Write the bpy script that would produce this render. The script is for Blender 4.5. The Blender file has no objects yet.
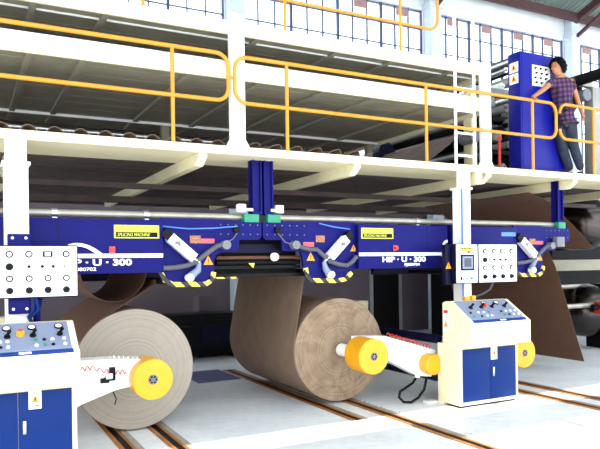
import bpy, bmesh, math, random
from mathutils import Vector, Matrix, Quaternion
random.seed(7)
S = bpy.context.scene
COL = S.collection
PI = math.pi

# ------------------------------------------------------------------ materials
def lin(c):
    c = c.lstrip('#')
    v = [int(c[i:i + 2], 16) / 255 for i in (0, 2, 4)]
    return tuple((x / 12.92 if x <= .04045 else ((x + .055) / 1.055) ** 2.4) for x in v) + (1,)

def mat(name, col, rough=.5, metal=0., var=.06, scale=6., col2=None, bump=0., spec=.5):
    m = bpy.data.materials.new(name); m.use_nodes = True
    nt = m.node_tree; b = nt.nodes['Principled BSDF']
    b.inputs['Roughness'].default_value = rough
    b.inputs['Metallic'].default_value = metal
    b.inputs['Specular IOR Level'].default_value = spec
    tc = nt.nodes.new('ShaderNodeTexCoord')
    n = nt.nodes.new('ShaderNodeTexNoise'); n.inputs['Scale'].default_value = scale
    n.inputs['Detail'].default_value = 6
    nt.links.new(tc.outputs['Object'], n.inputs['Vector'])
    r = nt.nodes.new('ShaderNodeValToRGB')
    c = lin(col); d = lin(col2) if col2 else tuple(x * (1 - var * 2.5) for x in c[:3]) + (1,)
    r.color_ramp.elements[0].position = .3; r.color_ramp.elements[0].color = d
    r.color_ramp.elements[1].position = .62; r.color_ramp.elements[1].color = c
    nt.links.new(n.outputs['Fac'], r.inputs['Fac'])
    nt.links.new(r.outputs['Color'], b.inputs['Base Color'])
    if bump:
        bp = nt.nodes.new('ShaderNodeBump'); bp.inputs['Strength'].default_value = bump
        bp.inputs['Distance'].default_value = .02
        nt.links.new(n.outputs['Fac'], bp.inputs['Height']); nt.links.new(bp.outputs['Normal'], b.inputs['Normal'])
    return m

M = {}
M['cream'] = mat('cream_paint', '#ebdfb8', .45, var=.03)
M['white'] = mat('white_paint', '#f4f4f0', .4, var=.02)
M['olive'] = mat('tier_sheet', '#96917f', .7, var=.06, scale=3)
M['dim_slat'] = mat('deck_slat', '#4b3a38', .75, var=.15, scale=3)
M['blue'] = mat('machine_blue', '#0e0e5e', .5, var=.06, spec=.12)
M['door_blue'] = mat('door_blue', '#0d2a68', .5, var=.02, spec=.12)
M['cab_blue'] = mat('cabinet_blue', '#0e1380', .4, var=.05, scale=2.5, spec=.2)
M['dark_blue'] = mat('dark_blue', '#0b0b2a', .5, spec=.15)
M['yellow'] = mat('rail_yellow', '#cb861c', .4, var=.03)
M['chuck'] = mat('chuck_yellow', '#e89e06', .38, var=.03)
M['steel'] = mat('steel', '#c9c9c7', .28, 1., var=.05)
M['pipe'] = mat('pipe_steel', '#a8a398', .42, .6, var=.08)
M['chrome'] = mat('chrome', '#4c4644', .25, 1., var=.05)
M['dark'] = mat('dark_metal', '#0e0c0e', .6, 0., var=.2, spec=.15)
M['black'] = mat('black_plastic', '#0b0b0d', .5, var=.1, spec=.15)
M['grey'] = mat('grey_plastic', '#6d6e76', .5)
M['lgrey'] = mat('console_grey', '#78829c', .4, var=.03)
M['red'] = mat('red_plastic', '#d52a20', .4)
M['orange'] = mat('track_orange', '#a66a2e', .55, var=.15)
M['green'] = mat('green_plastic', '#1f8463', .45)
M['salmon'] = mat('salmon_sticker', '#d2545c', .5)
M['rust'] = mat('rust_plate', '#7c3c34', .6, var=.3, scale=60, col2='#c08a5a')
M['lemon'] = mat('lemon_plate', '#d4d63c', .5, var=.02)
M['tri'] = mat('warning_yellow', '#f0a020', .5)
M['hose'] = mat('hose_grey', '#55555f', .5, spec=.2)
M['lblue'] = mat('light_blue_cable', '#4a7ae0', .4)
M['kraft'] = mat('kraft', '#826a56', .8, var=.07, scale=5)
M['brown_shaded'] = mat('kraft_brown_shaded', '#5d3d2c', .85, var=.07, scale=5)  # kraft darkened to put the webs' shade into colour; also one brown roller
M['flute'] = mat('fluted_paper', '#7d665c', .85, var=.1)
M['skin'] = mat('skin', '#a9704f', .55, var=.05)
M['hair'] = mat('hair_black', '#070506', .65, var=.2, scale=40, spec=.08)
M['jeans'] = mat('denim', '#151a2a', .85, var=.25, scale=9, col2='#2b3448')
M['shoe'] = mat('shoe', '#17171c', .6)
M['wall'] = mat('wall_plaster', '#675a62', .85, var=.06, scale=1.5)
M['wall_top'] = mat('wall_paint', '#d8dade', .8, var=.04, scale=1.5)
M['pillar'] = mat('pillar_paint', '#ccd6e0', .75, var=.05, scale=2)
M['mull'] = mat('window_bar', '#3d4468', .6)
M['brick'] = mat('vent_panel', '#a07f78', .8)
M['roofm'] = mat('roof_sheet', '#6f7d74', .7, var=.05, scale=1)
M['truss'] = mat('truss_red', '#4a2b2c', .7, var=.1)
M['sheet_grey'] = mat('galvanised', '#9d9c96', .5, .3)
M['slab'] = mat('floor_plate', '#4d4e7c', .6)
M['rubble'] = mat('rubble', '#9a958c', .9)

def nodes_of(m):
    nt = m.node_tree; return nt, nt.nodes['Principled BSDF']

def floor_mat():
    m = bpy.data.materials.new('concrete'); m.use_nodes = True
    nt, b = nodes_of(m)
    tc = nt.nodes.new('ShaderNodeTexCoord')
    n1 = nt.nodes.new('ShaderNodeTexNoise'); n1.inputs['Scale'].default_value = 1.1; n1.inputs['Detail'].default_value = 9; n1.inputs['Roughness'].default_value = .65
    n2 = nt.nodes.new('ShaderNodeTexNoise'); n2.inputs['Scale'].default_value = 9; n2.inputs['Detail'].default_value = 8
    mx = nt.nodes.new('ShaderNodeMath'); mx.operation = 'MULTIPLY_ADD'; mx.inputs[1].default_value = .45
    nt.links.new(tc.outputs['Object'], n1.inputs['Vector']); nt.links.new(tc.outputs['Object'], n2.inputs['Vector'])
    nt.links.new(n2.outputs['Fac'], mx.inputs[0]); nt.links.new(n1.outputs['Fac'], mx.inputs[2])
    r = nt.nodes.new('ShaderNodeValToRGB')
    r.color_ramp.elements[0].position = .5; r.color_ramp.elements[0].color = lin('#ced1d5')
    r.color_ramp.elements[1].position = .85; r.color_ramp.elements[1].color = lin('#e6e9eb')
    nt.links.new(mx.outputs[0], r.inputs['Fac']); nt.links.new(r.outputs['Color'], b.inputs['Base Color'])
    b.inputs['Roughness'].default_value = .42
    return m
M['floor'] = floor_mat()

def roll_face(name, c1, c2, cx, cz, scuff):
    """wound paper edge: fine rings about the roll axis, plus scuffs"""
    m = bpy.data.materials.new(name); m.use_nodes = True
    nt, b = nodes_of(m)
    tc = nt.nodes.new('ShaderNodeTexCoord')
    mp = nt.nodes.new('ShaderNodeMapping'); mp.inputs['Scale'].default_value = (1, 0, 1)
    nt.links.new(tc.outputs['Object'], mp.inputs['Vector'])
    ln = nt.nodes.new('ShaderNodeVectorMath'); ln.operation = 'LENGTH'
    nt.links.new(mp.outputs['Vector'], ln.inputs[0])
    rn = nt.nodes.new('ShaderNodeTexNoise'); rn.noise_dimensions = '1D'; rn.inputs['Scale'].default_value = 45; rn.inputs['Detail'].default_value = 5
    nt.links.new(ln.outputs['Value'], rn.inputs['W'])
    sc = nt.nodes.new('ShaderNodeTexNoise'); sc.inputs['Scale'].default_value = 3.2; sc.inputs['Detail'].default_value = 7; sc.inputs['Distortion'].default_value = 2.2
    nt.links.new(tc.outputs['Object'], sc.inputs['Vector'])
    mx = nt.nodes.new('ShaderNodeMix'); mx.inputs[0].default_value = scuff
    nt.links.new(rn.outputs['Fac'], mx.inputs[2]); nt.links.new(sc.outputs['Fac'], mx.inputs[3])
    r = nt.nodes.new('ShaderNodeValToRGB')
    r.color_ramp.elements[0].position = .36; r.color_ramp.elements[0].color = lin(c1)
    r.color_ramp.elements[1].position = .6; r.color_ramp.elements[1].color = lin(c2)
    nt.links.new(mx.outputs[0], r.inputs['Fac']); nt.links.new(r.outputs['Color'], b.inputs['Base Color'])
    b.inputs['Roughness'].default_value = .85
    return m
M['face_pale'] = roll_face('roll_end_pale', '#8e8377', '#9b9184', 0, 0, .3)
M['face_tan'] = roll_face('roll_end_tan', '#77614d', '#978069', 0, 0, .7)

def hazard_mat():
    m = bpy.data.materials.new('hazard_stripe'); m.use_nodes = True
    nt, b = nodes_of(m)
    tc = nt.nodes.new('ShaderNodeTexCoord')
    w = nt.nodes.new('ShaderNodeTexWave'); w.bands_direction = 'DIAGONAL'; w.inputs['Scale'].default_value = 3.4
    r = nt.nodes.new('ShaderNodeValToRGB'); r.color_ramp.interpolation = 'CONSTANT'
    r.color_ramp.elements[0].color = lin('#141418'); r.color_ramp.elements[1].position = .42; r.color_ramp.elements[1].color = lin('#f2cf4e')
    nt.links.new(tc.outputs['Object'], w.inputs['Vector']); nt.links.new(w.outputs['Fac'], r.inputs['Fac'])
    nt.links.new(r.outputs['Color'], b.inputs['Base Color']); return m
M['hazard'] = hazard_mat()

def plaid_mat():
    m = bpy.data.materials.new('plaid'); m.use_nodes = True
    nt, b = nodes_of(m)
    tc = nt.nodes.new('ShaderNodeTexCoord')
    mp = nt.nodes.new('ShaderNodeMapping'); mp.inputs['Rotation'].default_value = (0, .12, .5)
    nt.links.new(tc.outputs['Object'], mp.inputs['Vector'])
    out = None
    fs = []
    for d in ('X', 'Z'):
        w = nt.nodes.new('ShaderNodeTexWave'); w.bands_direction = d; w.inputs['Scale'].default_value = 4.2
        nt.links.new(mp.outputs['Vector'], w.inputs['Vector']); fs.append(w)
    ad = nt.nodes.new('ShaderNodeMath'); ad.operation = 'ADD'
    nt.links.new(fs[0].outputs['Fac'], ad.inputs[0]); nt.links.new(fs[1].outputs['Fac'], ad.inputs[1])
    dv = nt.nodes.new('ShaderNodeMath'); dv.operation = 'MULTIPLY'; dv.inputs[1].default_value = .5
    nt.links.new(ad.outputs[0], dv.inputs[0])
    r = nt.nodes.new('ShaderNodeValToRGB')
    r.color_ramp.elements[0].position = .12; r.color_ramp.elements[0].color = lin('#120c1e')
    r.color_ramp.elements[1].position = .9; r.color_ramp.elements[1].color = lin('#6b3558')
    e = r.color_ramp.elements.new(.5); e.color = lin('#2c1d42')
    nt.links.new(dv.outputs[0], r.inputs['Fac']); nt.links.new(r.outputs['Color'], b.inputs['Base Color'])
    b.inputs['Roughness'].default_value = .85
    return m
M['plaid'] = plaid_mat()

def glass_mat():
    m = bpy.data.materials.new('window_glass'); m.use_nodes = True
    nt = m.node_tree; nt.nodes.clear()
    o = nt.nodes.new('ShaderNodeOutputMaterial'); mx = nt.nodes.new('ShaderNodeMixShader')
    t = nt.nodes.new('ShaderNodeBsdfTransparent'); t.inputs['Color'].default_value = (.93, .96, .97, 1)
    g = nt.nodes.new('ShaderNodeBsdfGlossy'); g.inputs['Roughness'].default_value = .05
    mx.inputs[0].default_value = .07
    nt.links.new(t.outputs[0], mx.inputs[1]); nt.links.new(g.outputs[0], mx.inputs[2]); nt.links.new(mx.outputs[0], o.inputs['Surface'])
    return m
M['glass'] = glass_mat()

def corr_mat():
    m = M['roofm']; nt, b = nodes_of(m)
    tc = nt.nodes.new('ShaderNodeTexCoord')
    w = nt.nodes.new('ShaderNodeTexWave'); w.bands_direction = 'X'; w.inputs['Scale'].default_value = 1.6
    bp = nt.nodes.new('ShaderNodeBump'); bp.inputs['Strength'].default_value = .8; bp.inputs['Distance'].default_value = .05
    nt.links.new(tc.outputs['Object'], w.inputs['Vector']); nt.links.new(w.outputs['Fac'], bp.inputs['Height']); nt.links.new(bp.outputs['Normal'], b.inputs['Normal'])
corr_mat()

# ------------------------------------------------------------------ mesh helper
class B:
    def __init__(s): s.bm = bmesh.new(); s.m = 0
    def _set(s, faces):
        for f in faces: f.material_index = s.m
    def box(s, x0, x1, y0, y1, z0, z1, bev=0.):
        vs = [s.bm.verts.new((x, y, z)) for x in (x0, x1) for y in (y0, y1) for z in (z0, z1)]
        F = [(0, 1, 3, 2), (4, 6, 7, 5), (0, 4, 5, 1), (2, 3, 7, 6), (0, 2, 6, 4), (1, 5, 7, 3)]
        fs = [s.bm.faces.new([vs[i] for i in f]) for f in F]
        s._set(fs)
        if bev:
            es = list({e for f in fs for e in f.edges})
            r = bmesh.ops.bevel(s.bm, geom=es, offset=bev, segments=2, affect='EDGES', profile=.5)
            s._set(r['faces'])
        return s
    def prism(s, poly, axis, a, b):
        """poly is (X,Z) for axis Y, (Y,Z) for axis X, (X,Y) for axis Z"""
        def P(p, t):
            return {'Y': (p[0], t, p[1]), 'X': (t, p[0], p[1]), 'Z': (p[0], p[1], t)}[axis]
        va = [s.bm.verts.new(P(p, a)) for p in poly]; vb = [s.bm.verts.new(P(p, b)) for p in poly]
        n = len(poly); fs = [s.bm.faces.new(va), s.bm.faces.new(vb[::-1])]
        for i in range(n):
            fs.append(s.bm.faces.new((va[i], vb[i], vb[(i + 1) % n], va[(i + 1) % n])))
        s._set(fs); bmesh.ops.recalc_face_normals(s.bm, faces=fs); return s
    def lathe(s, org, dirv, prof, seg=32):
        """prof: list of (t, r) along dirv"""
        o = Vector(org); d = Vector(dirv).normalized()
        a = d.orthogonal().normalized(); c = d.cross(a)
        rings = []
        for t, r in prof:
            if r < 1e-6: rings.append([s.bm.verts.new(o + d * t)])
            else: rings.append([s.bm.verts.new(o + d * t + (a * math.cos(2 * PI * k / seg) + c * math.sin(2 * PI * k / seg)) * r) for k in range(seg)])
        fs = []
        for q, w in zip(rings, rings[1:]):
            for k in range(seg):
                j = (k + 1) % seg
                if len(q) == 1 and len(w) == 1: continue
                if len(q) == 1: fs.append(s.bm.faces.new((q[0], w[k], w[j])))
                elif len(w) == 1: fs.append(s.bm.faces.new((q[k], w[0], q[j])))
                else: fs.append(s.bm.faces.new((q[k], w[k], w[j], q[j])))
        s._set(fs); bmesh.ops.recalc_face_normals(s.bm, faces=fs); return s
    def cyl(s, p, q, r, seg=20, r2=None):
        p = Vector(p); q = Vector(q); L = (q - p).length
        r2 = r if r2 is None else r2
        return s.lathe(p, q - p, [(0, 0), (0, r), (L, r2), (L, 0)], seg)
    def tube(s, pts, r, seg=8, closed=False):
        pts = [Vector(p) for p in pts]; n = len(pts); rings = []
        prev = None
        for i, p in enumerate(pts):
            a = pts[i - 1] if (i or closed) else p; b = pts[(i + 1) % n] if (i < n - 1 or closed) else p
            d = (b - a).normalized()
            if prev is None: u = d.orthogonal().normalized()
            else:
                u = prev - d * prev.dot(d)
                u = u.normalized() if u.length > 1e-6 else d.orthogonal().normalized()
            prev = u; v = d.cross(u)
            rr = r[i] if isinstance(r, (list, tuple)) else r
            rings.append([s.bm.verts.new(p + (u * math.cos(2 * PI * k / seg) + v * math.sin(2 * PI * k / seg)) * rr) for k in range(seg)])
        fs = []
        for i in range(n if closed else n - 1):
            q, w = rings[i], rings[(i + 1) % n]
            for k in range(seg): fs.append(s.bm.faces.new((q[k], w[k], w[(k + 1) % seg], q[(k + 1) % seg])))
        if not closed: fs += [s.bm.faces.new(rings[0]), s.bm.faces.new(rings[-1][::-1])]
        s._set(fs); bmesh.ops.recalc_face_normals(s.bm, faces=fs); return s
    def sheet(s, pts, y0, y1, th=.006, ny=1):
        """a web: open (X,Z) profile with thickness, spanning y0..y1"""
        n = len(pts); top, bot = [], []
        for i, p in enumerate(pts):
            a = Vector(pts[max(i - 1, 0)]); b = Vector(pts[min(i + 1, n - 1)]); d = (b - a).normalized()
            nn = Vector((-d.y, d.x)) * th / 2
            top.append((p[0] + nn.x, p[1] + nn.y)); bot.append((p[0] - nn.x, p[1] - nn.y))
        return s.strip(top, bot, y0, y1)
    def strip(s, top, bot, y0, y1):
        n = len(top); V = {}
        for i in range(n):
            for k, L in ((0, top), (1, bot)):
                for j, y in ((0, y0), (1, y1)): V[i, k, j] = s.bm.verts.new((L[i][0], y, L[i][1]))
        fs = []
        for i in range(n - 1):
            fs.append(s.bm.faces.new((V[i, 0, 0], V[i, 0, 1], V[i + 1, 0, 1], V[i + 1, 0, 0])))
            fs.append(s.bm.faces.new((V[i, 1, 0], V[i + 1, 1, 0], V[i + 1, 1, 1], V[i, 1, 1])))
            for j in (0, 1): fs.append(s.bm.faces.new((V[i, 0, j], V[i + 1, 0, j], V[i + 1, 1, j], V[i, 1, j])))
        for i in (0, n - 1): fs.append(s.bm.faces.new((V[i, 0, 0], V[i, 1, 0], V[i, 1, 1], V[i, 0, 1])))
        s._set(fs); bmesh.ops.recalc_face_normals(s.bm, faces=fs); return s

ORG = {}
def finish(o, name, parent):
    o.name = name
    COL.objects.link(o)
    if parent is not None: o.parent = parent

def obj(name, b, mats, parent=None, smooth=30, org=None):
    """link b as ONE mesh object; its vertices are given in world metres"""
    me = bpy.data.meshes.new(name)
    off = Vector(ORG[parent.name]) if parent is not None else (Vector(org) if org else Vector((0, 0, 0)))
    bmesh.ops.translate(b.bm, verts=b.bm.verts, vec=-off)
    b.bm.to_mesh(me); b.bm.free()
    for k in (mats if isinstance(mats, (list, tuple)) else [mats]): me.materials.append(M[k])
    if smooth:
        for p in me.polygons: p.use_smooth = True
        me.set_sharp_from_angle(angle=math.radians(smooth))
    o = bpy.data.objects.new(name, me); finish(o, name, parent)
    if parent is None: o.location = off
    ORG[o.name] = tuple(off)
    return o

def tag(o, label, cat, group=None, kind=None):
    o['label'] = label; o['category'] = cat
    if group: o['group'] = group
    if kind: o['kind'] = kind
    return o
def thing(name, label, cat, loc, group=None):
    o = bpy.data.objects.new(name, None); COL.objects.link(o); o.location = loc
    o.empty_display_size = .1
    ORG[o.name] = tuple(loc); return tag(o, label, cat, group)
def struct(name, b, m, parent=None, smooth=0):
    o = obj(name, b, m, parent, smooth)
    if parent is None: o['kind'] = 'structure'
    return o

def lettering(name, body, size, x, y, z, m, parent, sx=1.3, bold=.012, shear=0., nx=None, slope=None):
    """raised letters facing -Y (or -X when nx); lower-left corner at x,y,z"""
    cu = bpy.data.curves.new(name, 'FONT'); cu.body = body; cu.size = size; cu.offset = bold * size; cu.extrude = .0015; cu.shear = shear
    t = bpy.data.objects.new('tmp', cu); COL.objects.link(t)
    me = bpy.data.meshes.new_from_object(t.evaluated_get(bpy.context.evaluated_depsgraph_get()))
    bpy.data.objects.remove(t); bpy.data.curves.remove(cu)
    rot = Matrix.Rotation(PI / 2, 4, 'X')
    if nx: rot = Matrix.Rotation(-PI / 2, 4, 'Z') @ rot
    mt = Matrix.Translation(Vector((x, y, z)) - Vector(ORG[parent.name])) @ rot @ Matrix.Diagonal((sx, 1, 1, 1))
    me.transform(mt); me.materials.clear(); me.materials.append(M[m])
    o = bpy.data.objects.new(name, me); finish(o, name, parent); ORG[o.name] = ORG[parent.name]; return o

def arc(cx, cy, r, a0, a1, n):
    return [(cx + r * math.cos(math.radians(a0 + (a1 - a0) * i / n)), cy + r * math.sin(math.radians(a0 + (a1 - a0) * i / n))) for i in range(n + 1)]

# ------------------------------------------------------------------ building
YW = 14.7                                      # inside face of the back wall
struct('floor', B().box(-16, 34, -14, 15, -.2, 0), 'floor')
wl = B().box(-16, 34, YW, YW + .25, 0, 4.3); wl.box(-16, 34, YW, YW + .25, 9.2, 10.1)
PX = [-12.0, -6.0, -.05, 5.95, 12.05, 17.9, 24.0]
for x in PX: wl.box(x - .23, x + .23, YW, YW + .25, 4.3, 9.2)
struct('wall_back', wl, 'wall_top')
struct('trim_1', B().box(-16, 34, YW - .01, YW, 0, 3.6), 'wall')      # darker lower part of the wall
for i, x in enumerate(PX):
    pb = B().box(x - .2, x + .2, YW - .3, YW - .01, 0, 9.9, .02); pb.box(x - .25, x + .25, YW - .36, YW - .01, 9.2, 9.35)
    struct('trim_%d' % (i + 2), pb, 'pillar')
for i, (a, c) in enumerate(zip(PX, PX[1:])):
    if i < 1: continue
    x0, x1 = a + .23, c - .23
    n = 12; st = (x1 - x0) / n
    f = B()
    for z in (4.3, 5.2, 6.2, 7.2, 8.07, 8.66, 9.17): f.box(x0, x1, YW + .06, YW + .11, z - .012, z + .012)
    for k in range(n + 1):
        w = .03 if k % 3 == 0 else .010
        xx = x0 + k * st; f.box(max(x0, xx - w), min(x1, xx + w), YW + .05, YW + .12, 4.3, 9.2)
    wo = obj('window_%d' % i, f, 'mull', None, 0); wo['kind'] = 'structure'
    obj('glass', B().box(x0, x1, YW + .08, YW + .09, 4.32, 9.18), 'glass', wo, 0)
    if i >= 4 - 1:
        v = B()
        for k in range(1, n, 3): v.box(x0 + (k + .06) * st, x0 + (k + .94) * st, YW + .03, YW + .05, 8.93, 9.14)
        obj('vent_panel', v, 'brick', wo, 0)
# roof: two slopes, the unseen front one cut to place sun and shade
rf = B(); ry = 5.5
fz = lambda y: 13.2 - (ry - y) * .274
rf.prism([(15.2, 10.1), (15.2, 10.2), (ry, 13.3), (2.57, fz(2.57) + .1), (2.57, fz(2.57)), (ry, 13.2)], 'X', -16, 34)
rf.prism([(-4, fz(-4)), (-4, fz(-4) + .1), (-1.2, fz(-1.2) + .1), (-1.2, fz(-1.2))], 'X', -16, 34)  # unseen eave, kept solid to cut skylight on the floor
rf.prism([(1.42, fz(1.42)), (1.42, fz(1.42) + .1), (2.07, fz(2.07) + .1), (2.07, fz(2.07))], 'X', -16, 34)  # unseen strip, added to shade a band across the floor
struct('roof', rf, 'roofm')
tr = B()
tr.box(-16, 34, YW - .45, YW - .33, 9.72, 9.98)
struct('trim_20', tr, 'truss')
for i, x in enumerate(PX[3:]):
    r_ = B()
    r_.prism([(14.4, 9.7), (14.4, 9.95), (ry, 12.95), (ry, 12.6)], 'X', x - .08, x + .08)
    r_.prism([(ry, 12.6), (ry, 12.95), (-3.9, 10.4), (-3.9, 10.15)], 'X', x - .08, x + .08)
    r_.prism([(14.4, 9.2), (14.4, 9.3), (10.6, 11.05), (10.6, 10.93)], 'X', x - .05, x + .05)
    struct('trim_%d' % (21 + i), r_, 'truss')
pu = B()
for k in range(1, 9):
    y = 14.4 - k * 1.1; z = 10.05 + (14.4 - y) * .32 + .22
    pu.box(-16, 34, y - .04, y + .04, z - .2, z - .08)
struct('trim_30', pu, 'truss')
# unseen roof glazing, added so sky and sun reach the floor
sk_ = B()
for x in range(-16, 35, 2): sk_.prism([(-1.2, fz(-1.2) + .02), (-1.2, fz(-1.2) + .08), (2.6, fz(2.6) + .08), (2.6, fz(2.6) + .02)], 'X', x - .03, x + .03)
wo = obj('window_9', sk_, 'mull', None, 0); wo['kind'] = 'structure'
obj('glass', B().prism([(-1.2, fz(-1.2) + .05), (-1.2, fz(-1.2) + .06), (1.42, fz(1.42) + .06), (1.42, fz(1.42) + .05)], 'X', -16, 34).prism([(2.07, fz(2.07) + .05), (2.07, fz(2.07) + .06), (2.57, fz(2.57) + .06), (2.57, fz(2.57) + .05)], 'X', -16, 34), 'glass', wo, 0)
# back doorway and pole
d1 = obj('dark_doorway', B().box(9.93, 10.8, YW - .04, YW - .012, 0, 1.72), 'dark', None, 0); d1['kind'] = 'structure'  # dark slab stands in for the unlit open doorway
obj('door_frame', B().box(9.83, 9.93, YW - .06, YW - .012, 0, 1.8).box(10.8, 10.9, YW - .06, YW - .012, 0, 1.8).box(9.83, 10.9, YW - .06, YW - .012, 1.72, 1.8), 'sheet_grey', d1, 0)

# floor tracks, each a recessed channel with orange edging
def track(x, y0, y1, label):
    t = thing('floor_track', label, 'track', (x, y0, 0), 'roll cart tracks let into the floor')
    obj('channel', B().box(x - .035, x + .04, y0, y1, 0, .004), 'dark', t, 0)
    obj('edge_strip', B().box(x - .085, x - .035, y0, y1, 0, .010), 'orange', t, 0)
    e = obj('edge_strip', B().box(x + .04, x + .075, y0, y1, 0, .010), 'orange', t, 0)
    obj('border', B().box(x + .075, x + .15, y0, y1, 0, .005), 'rubble', t, 0)
    return t
track(1.50, 2, 11, 'left of the two orange-edged floor tracks under the pale roll')
track(1.98, 2, 11, 'right of the two orange-edged floor tracks under the pale roll')
track(4.23, 6.6, 11, 'orange-edged floor track on the left under the tan roll')
track(4.70, 2, 11, 'orange-edged floor track running out from the right of the tan roll')
track(7.20, 2, 8.4, 'orange-edged floor track just right of the right console')
track(7.70, 2, 8.4, 'rightmost orange-edged floor track beside the loose brown web')
rb = B()
for k in range(150):
    if k % 2: x, y = 4.86 + random.gauss(0, .02), random.uniform(6.4, 7.6)
    else: x, y = 4.95 + random.gauss(0, .05), random.uniform(4.9, 5.5)
    r = random.uniform(.003, .010)
    rb.lathe((x, y, 0), (0, 0, 1), [(0, r), (r * .7, r * .7), (r, 0)], 5)
tag(obj('concrete_crumbs', rb, 'rubble', None, 0), 'line of concrete crumbs on the floor beside the tan roll\'s track', 'rubble', kind='stuff')
tag(obj('steel_plate', B().box(3.35, 4.1, 10.0, 11.1, 0, .012, .003), 'slab'), 'blue grey steel plate lying on the floor left of the brown web', 'plate')

# ------------------------------------------------------------------ bridge
XL, XR = -2.6, 11.6
bd = thing('bridge_deck', 'long cream steel walkway bridge standing on white posts above the blue splicers', 'bridge', (.47, 7.0, 0))
obj('front_channel', B().box(XL, XR, 6.93, 6.97, 3.19, 3.285, .004), 'cream', bd)
obj('walkway_plate', B().box(XL, XR, 6.97, 7.86, 3.2, 3.275), 'cream', bd)
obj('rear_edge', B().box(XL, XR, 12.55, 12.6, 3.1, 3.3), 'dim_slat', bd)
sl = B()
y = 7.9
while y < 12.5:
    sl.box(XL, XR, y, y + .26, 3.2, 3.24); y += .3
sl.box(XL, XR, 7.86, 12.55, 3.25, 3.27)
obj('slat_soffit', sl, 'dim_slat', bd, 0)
for x in (-1.5, .47, 2.43, 4.52, 6.78, 8.62, 10.6):
    c = B().prism([(6.985, 3.199), (6.985, 3.15), (7.12, 3.06), (12.5, 3.06), (12.5, 3.199)], 'X', x - .05, x + .05)
    obj('cross_beam', c, 'cream', bd, 0)
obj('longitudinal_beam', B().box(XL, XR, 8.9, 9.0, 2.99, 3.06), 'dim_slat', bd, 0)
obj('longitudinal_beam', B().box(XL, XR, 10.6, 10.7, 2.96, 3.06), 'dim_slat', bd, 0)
for x in (.47, 6.27):
    hw = .11 if x < 1 else .09
    p = B().box(x - hw, x + hw, 7 - hw, 7 + hw, 0, 2.93, .01)
    p.box(x - hw - .02, x + hw + .02, 6.98 - hw, 7.02 + hw, 2.93, 2.96); p.box(x - .1, x + .1, 6.925, 6.98, 2.96, 3.195); p.box(x - .17, x + .17, 6.83, 7.17, 0, .02)
    obj('post', p, 'white', bd, 0)
obj('stub', B().box(6.5, 6.6, 6.93, 7.04, 3.02, 3.2), 'cream', bd)
obj('gusset', B().prism([(9.55, 3.19), (10.3, 3.19), (10.3, 2.4), (9.95, 2.75)], 'Y', 7.2, 7.24), 'cream', bd, 0)
obj('post', B().box(10.2, 10.42, 7.15, 7.37, 0, 3.06, .01), 'cream', bd)

def tier(name, label, z0, z1, slit):
    xr = 6.86
    t = thing(name, label, 'bridge tier', (2.85, 7.1, z0))
    obj('front_channel', B().box(XL, xr, 7.08, 7.12, z0, z1, .004), 'cream', t)
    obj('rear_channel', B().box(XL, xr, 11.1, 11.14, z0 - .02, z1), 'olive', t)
    s = B(); y = 7.13
    if slit:
        s.box(XL, xr, 7.13, 7.37, z0 + .05, z0 + .08); y = 7.43; obj('slit_light_strip', B().box(XL, xr, 7.385, 7.4, z0 + .035, z0 + .06), 'white', t, 0)  # white strip stands in for light through the slit
    while y < 11.0:
        e = min(y + .33, 11.1); s.box(XL, xr, y, e, z0 + .06, z0 + .09)
        y += .345
    obj('slit_light_strip', B().box(XL, xr, 9.9, 9.915, z0 + .01, z0 + .05), 'white', t, 0)  # second white strip, in place of the far line of light
    if not slit: s.box(XL, xr, 7.13, 11.1, z0 + .11, z0 + .13)
    else: s.box(XL, xr, 7.5, 11.1, z0 + .11, z0 + .13)
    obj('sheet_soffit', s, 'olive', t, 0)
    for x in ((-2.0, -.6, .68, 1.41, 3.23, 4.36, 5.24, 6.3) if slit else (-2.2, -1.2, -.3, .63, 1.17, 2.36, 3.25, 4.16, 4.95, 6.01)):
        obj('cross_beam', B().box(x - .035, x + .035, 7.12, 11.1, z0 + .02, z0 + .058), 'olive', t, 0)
    obj('end_beam', B().box(xr, xr + .04, 7.08, 11.14, z0, z1), 'cream', t)
    return t
t2 = tier('bridge_tier', 'cream middle tier of the bridge at handrail height', 4.11, 4.31, False)
for x, w, zt in ((-1.05, .09, 4.81), (2.875, .085, 4.86), (6.77, .07, 4.81)):
    c = B().box(x - w, x + w, 6.975, 7.08, 3.285, zt, .006)
    c.prism([(x - w - .06, 3.285), (x + w + .07, 3.285), (x + w, 3.4), (x - w, 3.4)], 'Y', 7.0, 7.06)
    obj('post', c, 'white', bd)
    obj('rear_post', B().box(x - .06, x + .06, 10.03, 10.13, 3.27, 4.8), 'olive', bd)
obj('thin_conduit', B().tube([(XL, 7.16, 4.34), (6.5, 7.16, 4.34)], .012, 6).tube([(XL, 7.3, 4.36), (6.5, 7.3, 4.36)], .014, 6), 'steel', t2)
obj('cable_bundle', B().tube([(XL, 7.22, 4.332), (6.5, 7.22, 4.332)], .016, 6), 'dark', t2)
t3 = tier('bridge_tier', 'cream topmost tier of the bridge with a white strip as slit of light below it', 4.64, 4.80, True)

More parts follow.
